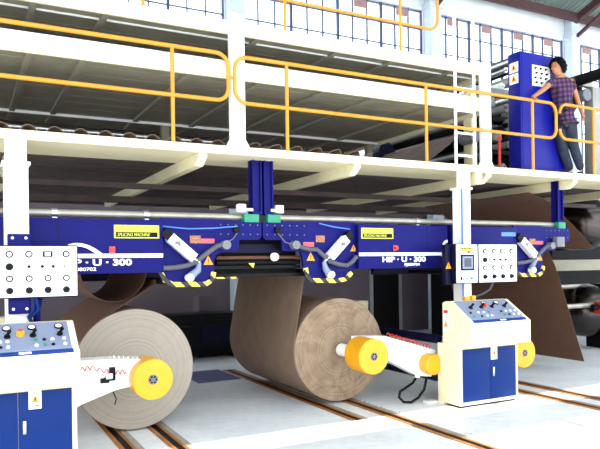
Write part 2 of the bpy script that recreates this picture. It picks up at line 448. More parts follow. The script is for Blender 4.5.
# handrails
def rail_loop(xa, xb, y, zt, zm, r=.15, ra=True, rb=True):
    pts = []
    if ra: pts += [(p[0], y, p[1]) for p in arc(xa + r, zt - r, r, 180, 90, 6)]
    else: pts.append((xa, y, zt))
    if rb:
        pts += [(p[0], y, p[1]) for p in arc(xb - r, zt - r, r, 90, 0, 6)] + [(p[0], y, p[1]) for p in arc(xb - r, zm + r, r, 0, -90, 6)]
    else: pts += [(xb, y, zt), (xb, y, zm)]
    if ra: pts += [(p[0], y, p[1]) for p in arc(xa + r, zm + r, r, -90, -180, 6)]
    else: pts.append((xa, y, zm))
    return pts
def guard(label, xa, xb, y, zb, zm, zt, posts, ra=True, rb=True, r=.024, pin=None):
    g = thing('guard_rail', label, 'handrail', (posts[0], y, zb))
    q = B()
    if ra and rb: q.tube(rail_loop(xa, xb, y, zt, zm, ra=ra, rb=rb), r, 10, closed=True)
    else: q.tube(rail_loop(xa, xb, y, zt, zm, ra=ra, rb=rb), r, 10)
    obj('rail', q, 'yellow', g, 60)
    for x in posts:
        obj('post', B().cyl((x, y, zb), (x, y, zt - .005), r * .95, 10).cyl((x, y, zb), (x, y, zb + .01), .034, 12), 'yellow', g)
    if pin: obj('joining_pin', B().cyl((pin[0], y, pin[2]), (pin[1], y, pin[2]), .012, 8), 'yellow', g)
    return g
ZD = 3.285
guard('yellow handrail on the walkway left of the central white post', -2.5, 2.745, 6.96, 3.28, 3.81, 4.355, (-.05, 2.08), ra=False)
guard('long yellow handrail on the walkway from the central post to the blue cabinet', 2.825, 8.17, 6.96, 3.28, 3.805, 4.345, (3.5, 5.63, 7.66), pin=(2.745, 2.825, 4.09))
guard('yellow handrail at the right end of the walkway beside the person', 8.25, 11.5, 6.96, 3.28, 3.81, 4.355, (9.03, 10.9), rb=False)
guard('thin yellow handrail on top of the uppermost tier against the windows', -2.5, 5.97, 7.1, 4.8, 5.18, 5.75, (.05, 1.8, 3.56, 5.32), ra=False, r=.02)

# ladder on the walkway
lad = thing('ladder', 'white steel ladder with hooked tops standing on the walkway at the bridge end', 'ladder', (6.6, 6.99, ZD))
for x in (6.21, 6.56):
    pts = [(x, 7.03, 3.28), (x, 7.03, 5.35)] + [(x - .1 + .1 * math.cos(a), 7.03, 5.35 + .1 * math.sin(a)) for a in (.4, .8, 1.2, 1.6, 2.1)]
    obj('stile', B().tube(pts, .022, 8), 'white', lad, 60)
for z in (3.43, 3.75, 4.07, 4.39, 4.71): obj('rung', B().cyl((6.21, 7.03, z), (6.56, 7.03, z), .018, 8), 'white', lad)

# silver duct and fluted paper on the walkway level
tag(obj('air_duct', B().cyl((-2.4, 10.32, 4.0), (3.75, 10.32, 4.0), .085, 18).cyl((1.95, 10.32, 4.0), (2.0, 10.32, 4.0), .1, 18), 'steel', None), 'silver round duct along the rear of the walkway left of the central post', 'duct')
def loops(x0, x1, z0, amp, per, lean=0.):
    pts = []; n = int((x1 - x0) / per * 14)
    for i in range(n + 1):
        t = i / 14; a = t % 1
        # leaning fold: arch two thirds of the period, then a tight return
        x = x0 + per * (int(t) + a + lean * math.sin(PI * a)); z = z0 + amp * max(0, math.sin(PI * a)) ** .65
        pts.append((x, z))
    return pts
fw_ = B(); fw_.sheet(loops(-2.2, 3.0, 3.287, .165, .27), 7.45, 9.7, .008)
tag(obj('fluted_web', fw_, 'flute', None, 60), 'brown fluted paper lying in small folds on the walkway left of the central post', 'paper')
fw_ = B(); fw_.sheet(loops(3.06, 5.0, 3.287, .17, .30, .35), 7.45, 9.7, .008)
tag(obj('fluted_web', fw_, 'flute', None, 60), 'brown fluted paper lying in larger folds on the walkway right of the central post', 'paper')

# ------------------------------------------------------------------ splicers
def tri_sign(b, x, y, z, s):
    b.prism([(x - s, z - s * .8), (x + s, z - s * .8), (x, z + s)], 'Y', y - .003, y); return b
def tri_part(parent, x, y, z, s, name='warning_triangle'):
    b = B(); b.m = 0; tri_sign(b, x, y, z, s); b.m = 1
    b.box(x - s * .08, x + s * .08, y - .005, y - .003, z - s * .25, z + s * .4); b.box(x - s * .08, x + s * .08, y - .005, y - .003, z - s * .58, z - s * .4)
    return obj(name, b, ('tri', 'black'), parent, 0)

def splicer(dx, label, full=True, sub='PJ080702', sub_r='PJ080704'):
    X = lambda v: v + dx
    s = thing('paper_splicer', label, 'splicer', (X(3.27), 7.3, 1.7))
    HY = 7.14
    def housing(x0, x1, seam, side):
        if not full: x0, seam = .72, .9
        h = obj('housing', B().box(X(x0), X(x1), HY, 7.5, 1.835, 2.43, .006), 'blue', s)
        g = B().box(X(seam) - .004, X(seam) + .004, HY - .001, HY, 1.835, 2.43); obj('seam', g, 'dark_blue', h, 0)
        return h
    hl = housing(.1, 2.0, .883, 0)
    hr = housing(4.62, 6.13, 5.763, 1) if full else None
    def dress(h, sx, lx, plate, name_x, body, subx, subt, btn, mirrored):
        st = obj('white_stripe', B().box(X(sx[0]), X(sx[1]), HY - .002, HY, 2.006, 2.05), 'white', h, 0)
        b = B(); b.m = 0; b.box(X(plate[0]), X(plate[1]), HY - .006, HY, plate[2], plate[3], .002); b.m = 1
        b.box(X(plate[0]) + .02, X(plate[1]) - .02, HY - .008, HY - .006, plate[2] + .012, plate[2] + .068)
        b.m = 2
        q = obj('name_plate', b, ('lemon', 'black'), h, 0)
        lettering('lettering', 'SPLICING MACHINE', .05, X(plate[0]) + .035, HY - .0085, plate[2] + .023, 'lemon', q, .80 * (plate[1] - plate[0]) / .5, .004, .25)
        lettering('lettering', 'HIP', .05, X((plate[0] + plate[1]) / 2) - .05, HY - .0075, plate[2] + .084, 'tri', q, 1.2, .02, .2)
        lettering('lettering', body, .095, X(name_x), HY - .003, 1.925, 'white', h, 1.46, .035)
        lettering('lettering', subt, .052, X(subx), HY - .003, 1.868, 'white', h, 1.35, .02)
        bt = obj('emergency_button', B().box(X(btn[0]) - .032, X(btn[0]) + .032, HY - .012, HY, btn[1] - .036, btn[1] + .036, .004), 'salmon', h)
        obj('push_head', B().cyl((X(btn[0]), HY - .012, btn[1]), (X(btn[0]), HY - .05, btn[1]), .026, 16), 'red', bt)
    if full:
        dress(hl, (1.02, 1.996), 0, (1.456, 1.955, 2.22, 2.366), .905, 'HIP \u00b7 U \u00b7 300', 1.0, sub, (1.433, 2.093), False)
        dress(hr, (4.624, 6.06), 0, (4.662, 5.178, 2.237, 2.38), 4.99, 'HIP \u00b7 U \u00b7 300', 5.36, sub_r, (5.208, 2.112), True)
        lg = B(); p = [(.98, 2.150), (1.05, 2.166), (1.12, 2.162), (1.19, 2.142), (1.26, 2.105), (1.32, 2.06), (1.36, 2.03)]; p2 = [(.98, 2.118), (1.05, 2.132), (1.11, 2.128), (1.17, 2.11), (1.22, 2.08), (1.27, 2.045), (1.29, 2.03)]
        lg.strip([(X(a), b) for a, b in p], [(X(a), b) for a, b in p2], HY - .003, HY); obj('crest', lg, 'white', hl, 0)
        lg = B(); lg.prism([(X(5.93), 2.01), (X(6.0), 2.01), (X(6.1), 1.90), (X(6.1), 1.95), (X(6.03), 2.01)], 'Y', HY - .002, HY)
        p = arc(6.13, 2.13, .10, 90, 200, 10); p2 = arc(6.13, 2.125, .065, 90, 200, 10)
        lg.strip([(X(a), b) for a, b in p], [(X(a), b) for a, b in p2], HY - .002, HY); obj('crest', lg, 'white', hr, 0)
    else:
        obj('name_plate', B().box(X(1.67), X(1.96), HY - .004, HY, 2.29, 2.35), 'lblue', hl, 0)
    # bolted side plates
    L = [(2.0, 2.46), (2.0, 1.82), (2.03, 1.75), (2.12, 1.70), (2.52, 1.69), (2.60, 1.73), (2.635, 1.80), (2.635, 1.96), (2.66, 2.03), (2.75, 2.07), (2.90, 2.07), (2.95, 2.11), (2.96, 2.215), (3.22, 2.215), (3.255, 2.26), (3.255, 2.43), (2.6, 2.46)]
    R = [(4.62, 2.46), (4.62, 1.86), (4.56, 1.76), (4.47, 1.69), (3.93, 1.70), (3.87, 1.75), (3.84, 1.85), (3.82, 2.0), (3.79, 2.07), (3.54, 2.08), (3.53, 2.215), (3.31, 2.215), (3.275, 2.26), (3.275, 2.43), (3.9, 2.46)]
    def plate(poly): return obj('side_plate', B().prism([(X(a), b) for a, b in poly], 'Y', 7.22, 7.26), 'blue', s, 0)
    def bolts(p, x0, x1, n, zs):
        for z in zs:
            for k in range(n):
                x = X(x0 + (x1 - x0) * k / (n - 1)); obj('bolt', B().cyl((x, 7.22, z), (x, 7.21, z), .008, 6), 'grey', p, 0)
    pl = plate(L)
    bolts(pl, 2.72, 3.2, 6, (2.395, 2.28))
    # pneumatic cylinder with clevis arm
    def actuator(p, a, b, tip, pivot):
        a, b = Vector(a), Vector(b); d = (b - a).normalized(); n = Vector((-d.z, 0, d.x))
        q = B()
        def quad(c0, c1, w, y0, y1): q.prism([(v.x, v.z) for v in (c0 + n * w, c1 + n * w, c1 - n * w, c0 - n * w)], 'Y', y0, y1)
        q.m = 0; quad(a, b, .055, 7.10, 7.2)
        q.m = 1; quad(a - d * .10, a, .05, 7.11, 7.2)
        q.m = 2; q.cyl(a + (b - a) * .35 + Vector((0, 7.098 - a.y, 0)), a + (b - a) * .35 + Vector((0, 7.1 - a.y, 0)), .018, 8)
        q.box(a.x + d.x * .1 - .03, a.x + d.x * .1 + .03, 7.095, 7.1, a.z + d.z * .1 - .02, a.z + d.z * .1 + .02)
        c = obj('pneumatic_cylinder', q, ('white', 'black', 'grey'), p, 0)
        t, pv = Vector(tip), Vector(pivot)
        obj('piston_rod', B().cyl(b + Vector((0, -.05, 0)), t + Vector((0, -.05, 0)), .018, 10), 'steel', c)
        m_ = B(); mid = (t + pv) / 2 + Vector((.05 if dx == 0 and t.x > pv.x else -.02, 0, 0))
        m_.tube([t + Vector((0, -.04, 0)), mid + Vector((0, -.04, 0)), pv + Vector((0, -.04, 0))], [.025, .04, .05], 10)
        ar = obj('swing_arm', m_, 'lgrey', p, 60)
        obj('pivot_boss', B().cyl(pv + Vector((0, -.02, 0)), pv + Vector((0, -.11, 0)), .045, 14).cyl(pv + Vector((0, -.11, 0)), pv + Vector((0, -.125, 0)), .025, 10), 'white', ar)
    actuator(pl, (X(2.08), 7.2, 2.235), (X(2.36), 7.2, 1.995), (X(2.43), 7.2, 1.945), (X(2.30), 7.2, 1.77))
    # hazard tape along the lower rim
    def haz(p, poly, w=.028):
        q = B()
        n = len(poly); top, bot = [], []
        for i, pt in enumerate(poly):
            a = Vector(poly[max(i - 1, 0)]); b = Vector(poly[min(i + 1, n - 1)]); d = (b - a).normalized(); nn = Vector((-d.y, d.x)) * w
            top.append((X(pt[0]) + nn.x, pt[1] + nn.y)); bot.append((X(pt[0]) - nn.x, pt[1] - nn.y))
        q.strip(top, bot, 7.19, 7.22); obj('hazard_tape', q, 'hazard', p, 0)
    haz(pl, [(1.975, 1.85), (2.03, 1.745), (2.12, 1.695), (2.52, 1.69), (2.60, 1.74), (2.62, 1.83)])
    def hose(p, pts, r=.03, m='hose'):
        obj('hose', B().tube([(X(a), 7.16, b) for a, b in pts], r, 8), m, p, 60)
    hose(pl, [(2.0, 1.885), (2.15, 1.89), (2.28, 1.91), (2.40, 1.955), (2.48, 2.02), (2.58, 2.09), (2.66, 2.14), (2.74, 2.15)])
    obj('hose_clamp', B().cyl((X(2.76), 7.22, 2.15), (X(2.76), 7.12, 2.15), .055, 14), 'grey', pl)
    tri_part(pl, X(2.56), 7.219, 1.965, .06)
    obj('maker_plate', B().box(X(2.34), X(2.47), 7.214, 7.22, 2.17, 2.26), 'rust', pl, 0)
    obj('sticker', B().box(X(2.475), X(2.64), 7.214, 7.22, 2.17, 2.225), 'salmon', pl, 0)
    if full:
        obj('air_line', B().tube([(X(2.0), 7.17, 2.36), (X(2.3), 7.15, 2.335), (X(2.6), 7.15, 2.345), (X(2.92), 7.18, 2.375)], .009, 6), 'lblue', pl, 60)
        obj('air_line', B().tube([(X(2.0), 7.15, 2.3), (X(2.03), 7.13, 2.2), (X(2.05), 7.15, 2.17)], .006, 6), 'lblue', pl, 60)
        pr_ = plate(R)
        bolts(pr_, 3.33, 3.85, 6, (2.395, 2.28))
        actuator(pr_, (X(4.43), 7.2, 2.235), (X(4.18), 7.2, 1.995), (X(4.10), 7.2, 1.94), (X(4.18), 7.2, 1.77))
        haz(pr_, [(3.855, 1.86), (3.87, 1.76), (3.93, 1.70), (4.33, 1.685), (4.46, 1.71), (4.55, 1.80)])
        hose(pr_, [(3.70, 2.15), (3.78, 2.12), (3.9, 2.095), (4.0, 2.095), (4.09, 2.02), (4.18, 1.94), (4.33, 1.90), (4.45, 1.885), (4.53, 1.93), (4.60, 2.0)])
        obj('hose_clamp', B().cyl((X(3.69), 7.22, 2.15), (X(3.69), 7.12, 2.15), .055, 14), 'grey', pr_)
        tri_part(pr_, X(3.94), 7.219, 2.0, .06); tri_part(pr_, X(4.59), 7.219, 2.11, .05)
        obj('maker_plate', B().box(X(4.02), X(4.15), 7.214, 7.22, 2.19, 2.275), 'rust', pr_, 0)
        obj('sticker', B().box(X(3.83), X(3.99), 7.214, 7.22, 2.13, 2.19), 'salmon', pr_, 0)
        obj('air_line', B().tube([(X(4.05), 7.18, 2.43), (X(4.25), 7.15, 2.385), (X(4.5), 7.16, 2.36)], .009, 6), 'lblue', pr_, 60)
        for a, b in ((2.88, 2.96), (3.43, 3.51)): obj('sensor', B().box(X(a), X(b), 7.18, 7.22, 2.30, 2.37, .006), 'black', s, 0)
        # web bars between the plates
        obj('web_bar', B().box(X(2.68), X(3.86), 7.36, 7.42, 1.86, 1.90).box(X(2.70), X(3.86), 7.34, 7.42, 1.76, 1.80), 'black', s, 0)
        obj('web_roller', B().cyl((X(2.72), 7.38, 2.0), (X(3.86), 7.38, 2.0), .022, 14), 'brown_shaded', s)
        obj('web_roller', B().cyl((X(2.72), 7.38, 1.94), (X(3.86), 7.38, 1.94), .03, 14), 'dark', s)
        obj('back_shroud', B().box(X(2.66), X(3.88), 7.52, 7.56, 1.80, 2.42), 'dark', s, 0)
        obj('hazard_tape', B().box(X(2.66), X(2.95), 7.31, 7.34, 1.745, 1.765), 'hazard', s, 0)
        obj('knife_guide', B().prism([(X(2.72), 2.06), (X(2.85), 2.15), (X(3.0), 2.17), (X(3.5), 2.17), (X(3.62), 2.06)], 'Y', 7.4, 7.5), 'dark_blue', s, 0)
        obj('indicator_lamp', B().lathe((X(3.46), 7.30, 2.005), (0, -1, 0), [(0, .055), (.04, .05), (.06, .03), (.065, 0)], 14), 'white', s)
        obj('arrow_tab', B().prism([(X(3.12), 1.93), (X(3.2), 1.93), (X(3.18), 1.87)], 'Y', 7.315, 7.33), 'lemon', s, 0)
        obj('cable', B().tube([(X(2.93), 7.2, 2.30), (X(2.85), 7.15, 2.22), (X(2.72), 7.12, 2.16)], .006, 6).tube([(X(3.47), 7.2, 2.30), (X(3.55), 7.15, 2.18), (X(3.68), 7.12, 2.15)], .006, 6), 'grey', s, 60)
    else:
        obj('clamp_block', B().box(X(2.83), X(3.0), 7.1, 7.2, 2.13, 2.29, .01), 'grey', s)
    # guide rollers carrying the webs to the rear frame
    obj('guide_roller', B().cyl((X(2.05), 7.3, 1.735), (X(2.05), 9.9, 1.735), .04, 14), 'dark', s)
    obj('guide_roller', B().cyl((X(1.48), 7.62, 1.90), (X(1.48), 9.9, 1.90), .05, 14), 'dark', s)
    if full: obj('guide_roller', B().cyl((X(3.95), 7.42, 1.80), (X(3.95), 9.9, 1.80), .05, 14), 'dark', s)
    obj('rear_frame', B().box(X(1.2), X(5.0 if full else 3.2), 9.86, 9.95, 1.7, 2.45), 'dark_blue', s, 0)
    obj('tie_bar', B().box(X(2.66), X(2.74), 7.26, 9.86, 2.3, 2.4), 'dark_blue', s, 0)
    # hangers from the deck
    hx = ((3.155, 3.28), (3.31, 3.435)) if full else ((3.02, 3.15),)
    for a, b in hx:
        q = B().box(X(a), X(b), 7.27, 7.29, 2.56, 3.2).box(X(a), X(a) + .02, 7.24, 7.38, 2.56, 3.2).box(X(b) - .02, X(b), 7.24, 7.38, 2.56, 3.2)
        q.box(X(a), X(b), 7.24, 7.38, 2.53, 2.56)
        obj('hanger', q, 'blue', s, 0)
    gx = ((3.03, 3.225), (3.345, 3.52)) if full else ((3.0, 3.16),)
    for a, b in gx: obj('connector_block', B().box(X(a), X(b), 7.215, 7.34, 2.43, 2.53, .006), 'green', s)
    if full:
        for a, b in ((2.95, 3.05), (3.46, 3.56)):
            pc = obj('pipe_clamp', B().box(X(a), X(b), 7.2, 7.3, 2.55, 2.65, .012), 'white', s)
            c0, c1 = (b, b + .1) if a < 3 else (a - .06, a)
            obj('clamp_screw', B().cyl((X(c0), 7.24, 2.585), (X(c1), 7.24, 2.585), .018, 8), 'white', pc)
    return s
splicer(0, 'blue splicing machine with two white-lettered housings hung between the consoles')
splicer(5.5, 'partly hidden blue splicing machine behind the right console gauges', False)
def guide_pipe(x0, x1, clamps, label):
    p = thing('guide_pipe', label, 'pipe', ((x0 + x1) / 2, 7.3, 2.49))
    obj('tube', B().cyl((x0, 7.34, 2.495), (x1, 7.34, 2.495), .043, 18), 'pipe', p)
    for x in clamps: obj('clamp', B().cyl((x - .03, 7.34, 2.495), (x + .03, 7.34, 2.495), .055, 18).box(x - .025, x + .025, 7.3, 7.36, 2.41, 2.45), 'steel', p)
guide_pipe(-1.8, 3.03, (.87, 1.86), 'steel pipe along the top of the left blue housing')
guide_pipe(3.52, 8.49, (5.73,), 'long steel pipe along the top of the right blue housing')

# ------------------------------------------------------------------ paper
def tangent(cx, cz, r, px, pz, sign):
    a = math.atan2(pz - cz, px - cx); o = math.acos(r / math.hypot(px - cx, pz - cz)); t = a + sign * o
    return t
def paper_roll(label, cx, cz, r, face, body):
    t = thing('paper_roll', label, 'paper roll', (cx, 7.5, cz))
    b = B(); b.m = 0
    b.lathe((cx, 7.5, cz), (0, 1, 0), [(0, .09), (0, r - .006)], 96); b.m = 1
    b.lathe((cx, 7.5, cz), (0, 1, 0), [(0, r - .006), (.006, r), (2.294, r), (2.3, r - .006)], 96); b.m = 0
    b.lathe((cx, 7.5, cz), (0, 1, 0), [(2.3, r - .006), (2.3, .09)], 96)
    bmesh.ops.remove_doubles(b.bm, verts=b.bm.verts, dist=1e-5)
    obj('wound_paper', b, (face, body), t)
    obj('core', B().lathe((cx, 7.5, cz), (0, 1, 0), [(2.3, .075), (2.3, .09), (0, .09), (-.03, .09), (-.03, .075), (2.3, .075)], 32), 'kraft', t)
    return t
R1, R2 = (1.75, .715), (4.53, .74)
paper_roll('big pale grey paper roll held by the left console\'s arm', *R1, .7, 'face_pale', 'kraft')
paper_roll('tan scuffed paper roll held in the centre beside the right console', *R2, .7, 'face_tan', 'kraft')
def web(label, pts, m, y0=7.51, y1=9.79, th=.006):
    b = B(); b.sheet(pts, y0, y1, th); return tag(obj('paper_web', b, m, None, 60), label, 'paper')
t = tangent(*R1, .706, 2.0, 1.69, 1)
web('brown web rising from the top of the pale roll to the splicer', [(R1[0] + .706 * math.cos(a), R1[1] + .706 * math.sin(a)) for a in (t + .5, t + .25, t)] + [(2.0, 1.69), (2.01, 1.75)], 'brown_shaded')
t = tangent(*R2, .706, 3.965, 1.80, 1)
web('wide brown web rising from the left of the tan roll to the splicer', [(R2[0] + .706 * math.cos(a), R2[1] + .706 * math.sin(a)) for a in (t + .6, t + .4, t + .2, t)] + [(3.985, 1.72), (3.99, 1.80)] if False else [(R2[0] + .706 * math.cos(t + k), R2[1] + .706 * math.sin(t + k)) for k in (.6, .4, .2, 0)] + [(4.005, 1.79)], 'kraft')
web('dark brown web hanging in a loop under the left blue housing', [(1.17, 2.2)] + arc(1.55, 1.88, .38, 180, 360, 24) + [(1.93, 2.2)], 'brown_shaded', 7.62, 9.8)
web('loose dark brown web hanging almost to the floor behind the right console', [(8.55, 2.15), (8.75, 1.84), (9.0, 1.25), (9.25, .62), (9.44, .17)], 'brown_shaded', 7.52, 10.3)
web('dark brown web slanting down from the deck above the right splicer', [(8.25, 3.04), (8.5, 2.98), (8.75, 2.88), (9.3, 2.52), (9.8, 2.14)], 'brown_shaded', 7.6, 10.3)

# ------------------------------------------------------------------ roll stands
SY0, SZ0, SY1, SZ1 = 6.19, 1.12, 6.60, 1.385     # sloping console face
def gauge(parent, x, y, z, r=.034):
    b = B(); b.m = 0; b.lathe((x, y, z), (0, -1, 0), [(0, r), (.012, r), (.012, r * .64)], 24); b.m = 1
    b.lathe((x, y, z), (0, -1, 0), [(.009, r * .66), (.009, 0)], 24); b.m = 0
    b.box(x - .002, x + .002, y - .012, y - .009, z, z + r * .6)
    return obj('gauge', b, ('black', 'white'), parent)
def knob(parent, x, y, z, r=.03, m='black', d=.03):
    b = B().lathe((x, y, z), (0, -1, 0), [(0, r * 1.1), (.006, r * 1.1), (.008, r * .9), (d, r * .8), (d, 0)], 18)
    return obj('knob', b, m, parent)

def slope_item(parent, name, u, v, kind, m, r=.03):
    """u = X, v = 0..1 up the slope"""
    p = Vector((u, SY0 + (SY1 - SY0) * v, SZ0 + (SZ1 - SZ0) * v))
    n = Vector((0, -(SZ1 - SZ0), (SY1 - SY0))).normalized()
    p += n * .006
    b = B()
    if kind == 'gauge':
        b.m = 0; b.lathe(p, n, [(0, r), (.015, r), (.015, r * .8)], 22); b.m = 1; b.lathe(p, n, [(.012, r * .8), (.012, 0)], 22)
    elif kind == 'knob': b.lathe(p, n, [(0, r), (.03, r * .85), (.032, 0)], 16)
    elif kind == 'lever':
        b.lathe(p, n, [(0, r), (.02, r * .8), (.022, 0)], 14); b.tube([p + n * .02, p + n * .07 + Vector((.02, 0, 0))], [.012, .018], 8)
    else: b.lathe(p, n, [(0, r * 1.1), (.004, r * 1.1), (.012, r * .8), (.012, 0)], 12)
    return obj(name, b, m, parent)

def stand(x0, x1, label, left):
    cx = (x0 + x1) / 2
    s = thing('roll_stand', label, 'roll stand', (cx, 6.7, 0))
    prof = [(6.425, .03), (6.425, .80), (SY0, .83), (SY0, SZ0), (SY1, SZ1), (6.70, 1.385), (6.75, 1.36), (6.75, .03)]
    body = B().prism(prof, 'X', x0, x1)
    obj('cabinet_body', body, 'cream', s, 0)
    obj('plinth', B().box(x0 + .03, x1 - .03, 6.46, 6.72, 0, .03), 'black', s, 0)
    obj('rear_column', B().box(x0, x0 + .3, 6.75, 6.86, 0, .82).box(x0 + .3, x1, 6.75, 6.86, .1, .82), 'cream', s, 0)
    mid = (x0 + x1) / 2
    for a, b_, hs in ((x0 + .045, mid - .002, 0), (mid + .002, x1 - .045, 1)):
        d = obj('door', B().box(a, b_, 6.413, 6.425, .075, .765, .003), 'door_blue', s)
        if hs:
            obj('handle', B().box(a + .035, a + .065, 6.395, 6.413, .38, .50, .004), 'steel', d)
    lb = B(); lb.m = 0; lx = mid + (.09 if not left else .0)
    lx = mid + .015 if not left else mid + .09
    lb.box(lx - .0, lx + .11, 6.409, 6.4125, .60, .77); lb.m = 1
    lb.prism([(lx + .02, .66), (lx + .09, .66), (lx + .055, .73)], 'Y', 6.407, 6.409); lb.m = 2
    lb.box(lx + .05, lx + .06, 6.405, 6.407, .675, .71); lb.box(lx + .02, lx + .09, 6.407, 6.409, .625, .633)
    obj('warning_label', lb, ('white', 'tri', 'black'), s, 0)
    # console face: grey plate and blue lower strip lying on the slope
    def on(u0, u1, v0, v1, th):
        n = Vector((-(SZ1 - SZ0), (SY1 - SY0))).normalized()
        P = lambda v, t: (SY0 + (SY1 - SY0) * v + n.x * t, SZ0 + (SZ1 - SZ0) * v + n.y * t)
        return B().prism([P(v0, 0), P(v0, th), P(v1, th), P(v1, 0)], 'X', u0, u1)
    cf = obj('console_face', on(x0 + .06, x1 - .06, .13, .98, .006), 'lgrey', s, 0)
    cs = obj('blue_strip', on(x0 + .05, x1 - .05, .02, .13, .007), 'door_blue', s, 0)
    W = x1 - x0
    U = lambda f: x0 + W * f
    for f in (.22, .53, .72) if False else ((.42, .63, .86) if left else (.5, .72)):
        slope_item(cf, 'gauge', U(f), .82, 'gauge', ('black', 'white'), .038)
    for f in ((.42, .63, .86) if left else (.22, .40, .58, .80)): slope_item(cf, 'lever', U(f), .58 if left else .66, 'lever', 'black', .03)
    f = .5 if left else .46
    eb = slope_item(cf, 'emergency_stop', U(.53 if left else .47), .64 if left else .72, 'knob', 'red' if not left else 'tri', .04)
    if left: slope_item(eb, 'push_head', U(.53), .68, 'knob', 'red', .032)
    cols = (.22, .36, .42, .65, .72, .79, .89) if left else (.14, .27, .36, .44, .66, .74, .82, .9)
    for j, v in enumerate((.28, .44)):
        for k, f in enumerate(cols):
            slope_item(cf, 'push_button', U(f), v, 'btn', ('green', 'black', 'white', 'white')[(k + j) % 4] if k < len(cols) - 1 else 'white', .016)
    obj('warning_plate', on(U(.5), U(.6), .05, .1, .009), 'white', s, 0)
    if not left:
        obj('alarm_light', B().box(5.98, 6.07, 6.62, 6.69, 1.385, 1.44, .012).box(6.1, 6.17, 6.62, 6.69, 1.385, 1.45, .012), 'chuck', s)
        q = B(); q.m = 0; q.box(x0 - .003, x0, 6.63, 6.73, 1.0, 1.3); q.m = 1; q.prism([(6.64, 1.05), (6.72, 1.05), (6.68, 1.14)], 'X', x0 - .005, x0 - .003); q.m = 2
        q.box(x0 - .005, x0 - .003, 6.64, 6.72, 1.23, 1.27)
        obj('warning_label', q, ('white', 'tri', 'red'), s, 0)
    return s
def chuck(parent, cx, cz, yf, r, core=True):
    b = B(); b.lathe((cx, yf, cz), (0, 1, 0), [(0, .05), (0, r - .008), (.008, r), (.34, r), (.345, r - .005), (.345, 0)], 48)
    c = obj('chuck', b, 'chuck', parent)
    return c
def chuck_bits(parent, c, cx, cz, yf, core):
    # hub disc with a ring of slots
    b = B(); b.m = 0; b.lathe((cx, yf + .002, cz), (0, -1, 0), [(0, .055), (.006, .052), (.006, 0)], 24); b.m = 1
    for k in range(6):
        a = k * PI / 3; b.cyl((cx + .032 * math.cos(a), yf - .004, cz + .032 * math.sin(a)), (cx + .032 * math.cos(a), yf - .008, cz + .032 * math.sin(a)), .011, 8)
    return b

def arm(parent, poly, y0, y1, cx, cz, yf, r, core=True):
    a = obj('arm', B().prism(poly, 'Y', y0, y1), 'white', parent, 0)
    c = chuck(a, cx, cz, yf, r)
    obj('hub', chuck_bits(a, c, cx, cz, yf, core), ('grey', 'black'), a)
    if core: obj('core_plug', B().cyl((cx, yf + .34, cz), (cx, 7.52, cz), .085, 24), 'white', a)
    return a
def coil(pts, amp, turns):
    pts = [Vector(p) for p in pts]; L = sum((b - a).length for a, b in zip(pts, pts[1:])); out = []
    n = turns * 8
    for i in range(n + 1):
        t = i / n * (len(pts) - 1); k = min(int(t), len(pts) - 2); p = pts[k].lerp(pts[k + 1], t - k)
        out.append(p + Vector((0, -amp * .5 + amp * .5 * math.cos(2 * PI * i / 8), amp * math.sin(2 * PI * i / 8))))
    return out

s1 = stand(-.09, .94, 'left white roll stand console with blue doors holding the pale roll', True)
a1 = arm(s1, [(.9, .95), (1.38, .94), (1.78, .90), (1.78, .56), (1.55, .635), (1.40, .615), (1.05, .50), (.9, .42)], 6.87, 7.12, *R1, 6.7, .215)
obj('coiled_hose', B().tube(coil([(1.0, 6.86, .86), (1.15, 6.86, .87), (1.36, 6.86, .80), (1.5, 6.86, .80)], .022, 9), .005, 5), 'red', a1, 60)
obj('air_valve', B().box(1.33, 1.39, 6.83, 6.87, .72, .86, .005).box(1.24, 1.33, 6.84, 6.87, .70, .75, .004), 'black', a1)
obj('air_fitting', B().box(1.29, 1.36, 6.82, 6.87, .74, .80, .006), 'steel', a1)
obj('cable', B().tube([(1.37, 6.88, .60), (1.40, 6.87, .52), (1.385, 6.87, .46)], .006, 6), 'black', a1)
for k in range(7): obj('bolt', B().cyl((1.4 + k * .05, 6.95, .925 - k * .006), (1.4 + k * .05, 6.95, .965 - k * .006), .014, 6), 'steel', a1)

s2 = stand(5.69, 6.72, 'right white roll stand console with blue doors holding the tan roll', False)
a2 = arm(s2, [(4.5, .96), (4.9, .945), (5.75, .70), (5.75, .33), (5.45, .37), (4.95, .63), (4.5, .56)], 6.98, 7.16, *R2, 6.68, .225)
obj('coiled_hose', B().tube(coil([(4.95, 7.0, .96), (5.2, 7.0, .885), (5.45, 7.0, .815), (5.66, 6.99, .75)], .028, 12), .006, 5), 'red', a2, 60)
obj('pivot_cover', B().lathe((5.60, 7.0, .53), (0, -1, 0), [(0, .14), (.17, .14), (.19, .12), (.19, 0)], 32), 'chuck', s2)
obj('bracket', B().box(5.40, 5.46, 6.96, 7.0, .35, .40, .004), 'white', a2)
a3 = arm(s2, [(6.6, .85), (6.9, .83), (7.32, .74), (7.32, .40), (7.0, .40), (6.6, .35)], 6.99, 7.16, 7.2, .575, 6.74, .215, False)
cl_ = [(5.60, 7.02, .40), (5.60, 7.0, .30), (5.56, 7.0, .17), (5.46, 7.0, .07), (5.34, 7.0, .022), (5.22, 7.01, .035), (5.16, 7.03, .10), (5.20, 7.06, .17), (5.32, 7.08, .21), (5.44, 7.09, .26), (5.50, 7.09, .33), (5.50, 7.08, .40)]
obj('cable', B().tube(cl_, .018, 8), 'black', s2, 60)
obj('cross_shaft', B().cyl((5.72, 6.87, .86), (5.72, 10.2, .86), .06, 14), 'dark_blue', s2)
obj('cross_shaft', B().cyl((5.72, 6.87, .33), (5.72, 10.2, .33), .05, 14), 'dark_blue', s2)
obj('rear_frame', B().box(5.5, 6.8, 10.2, 10.5, 0, 1.2, .01), 'cream', s2)
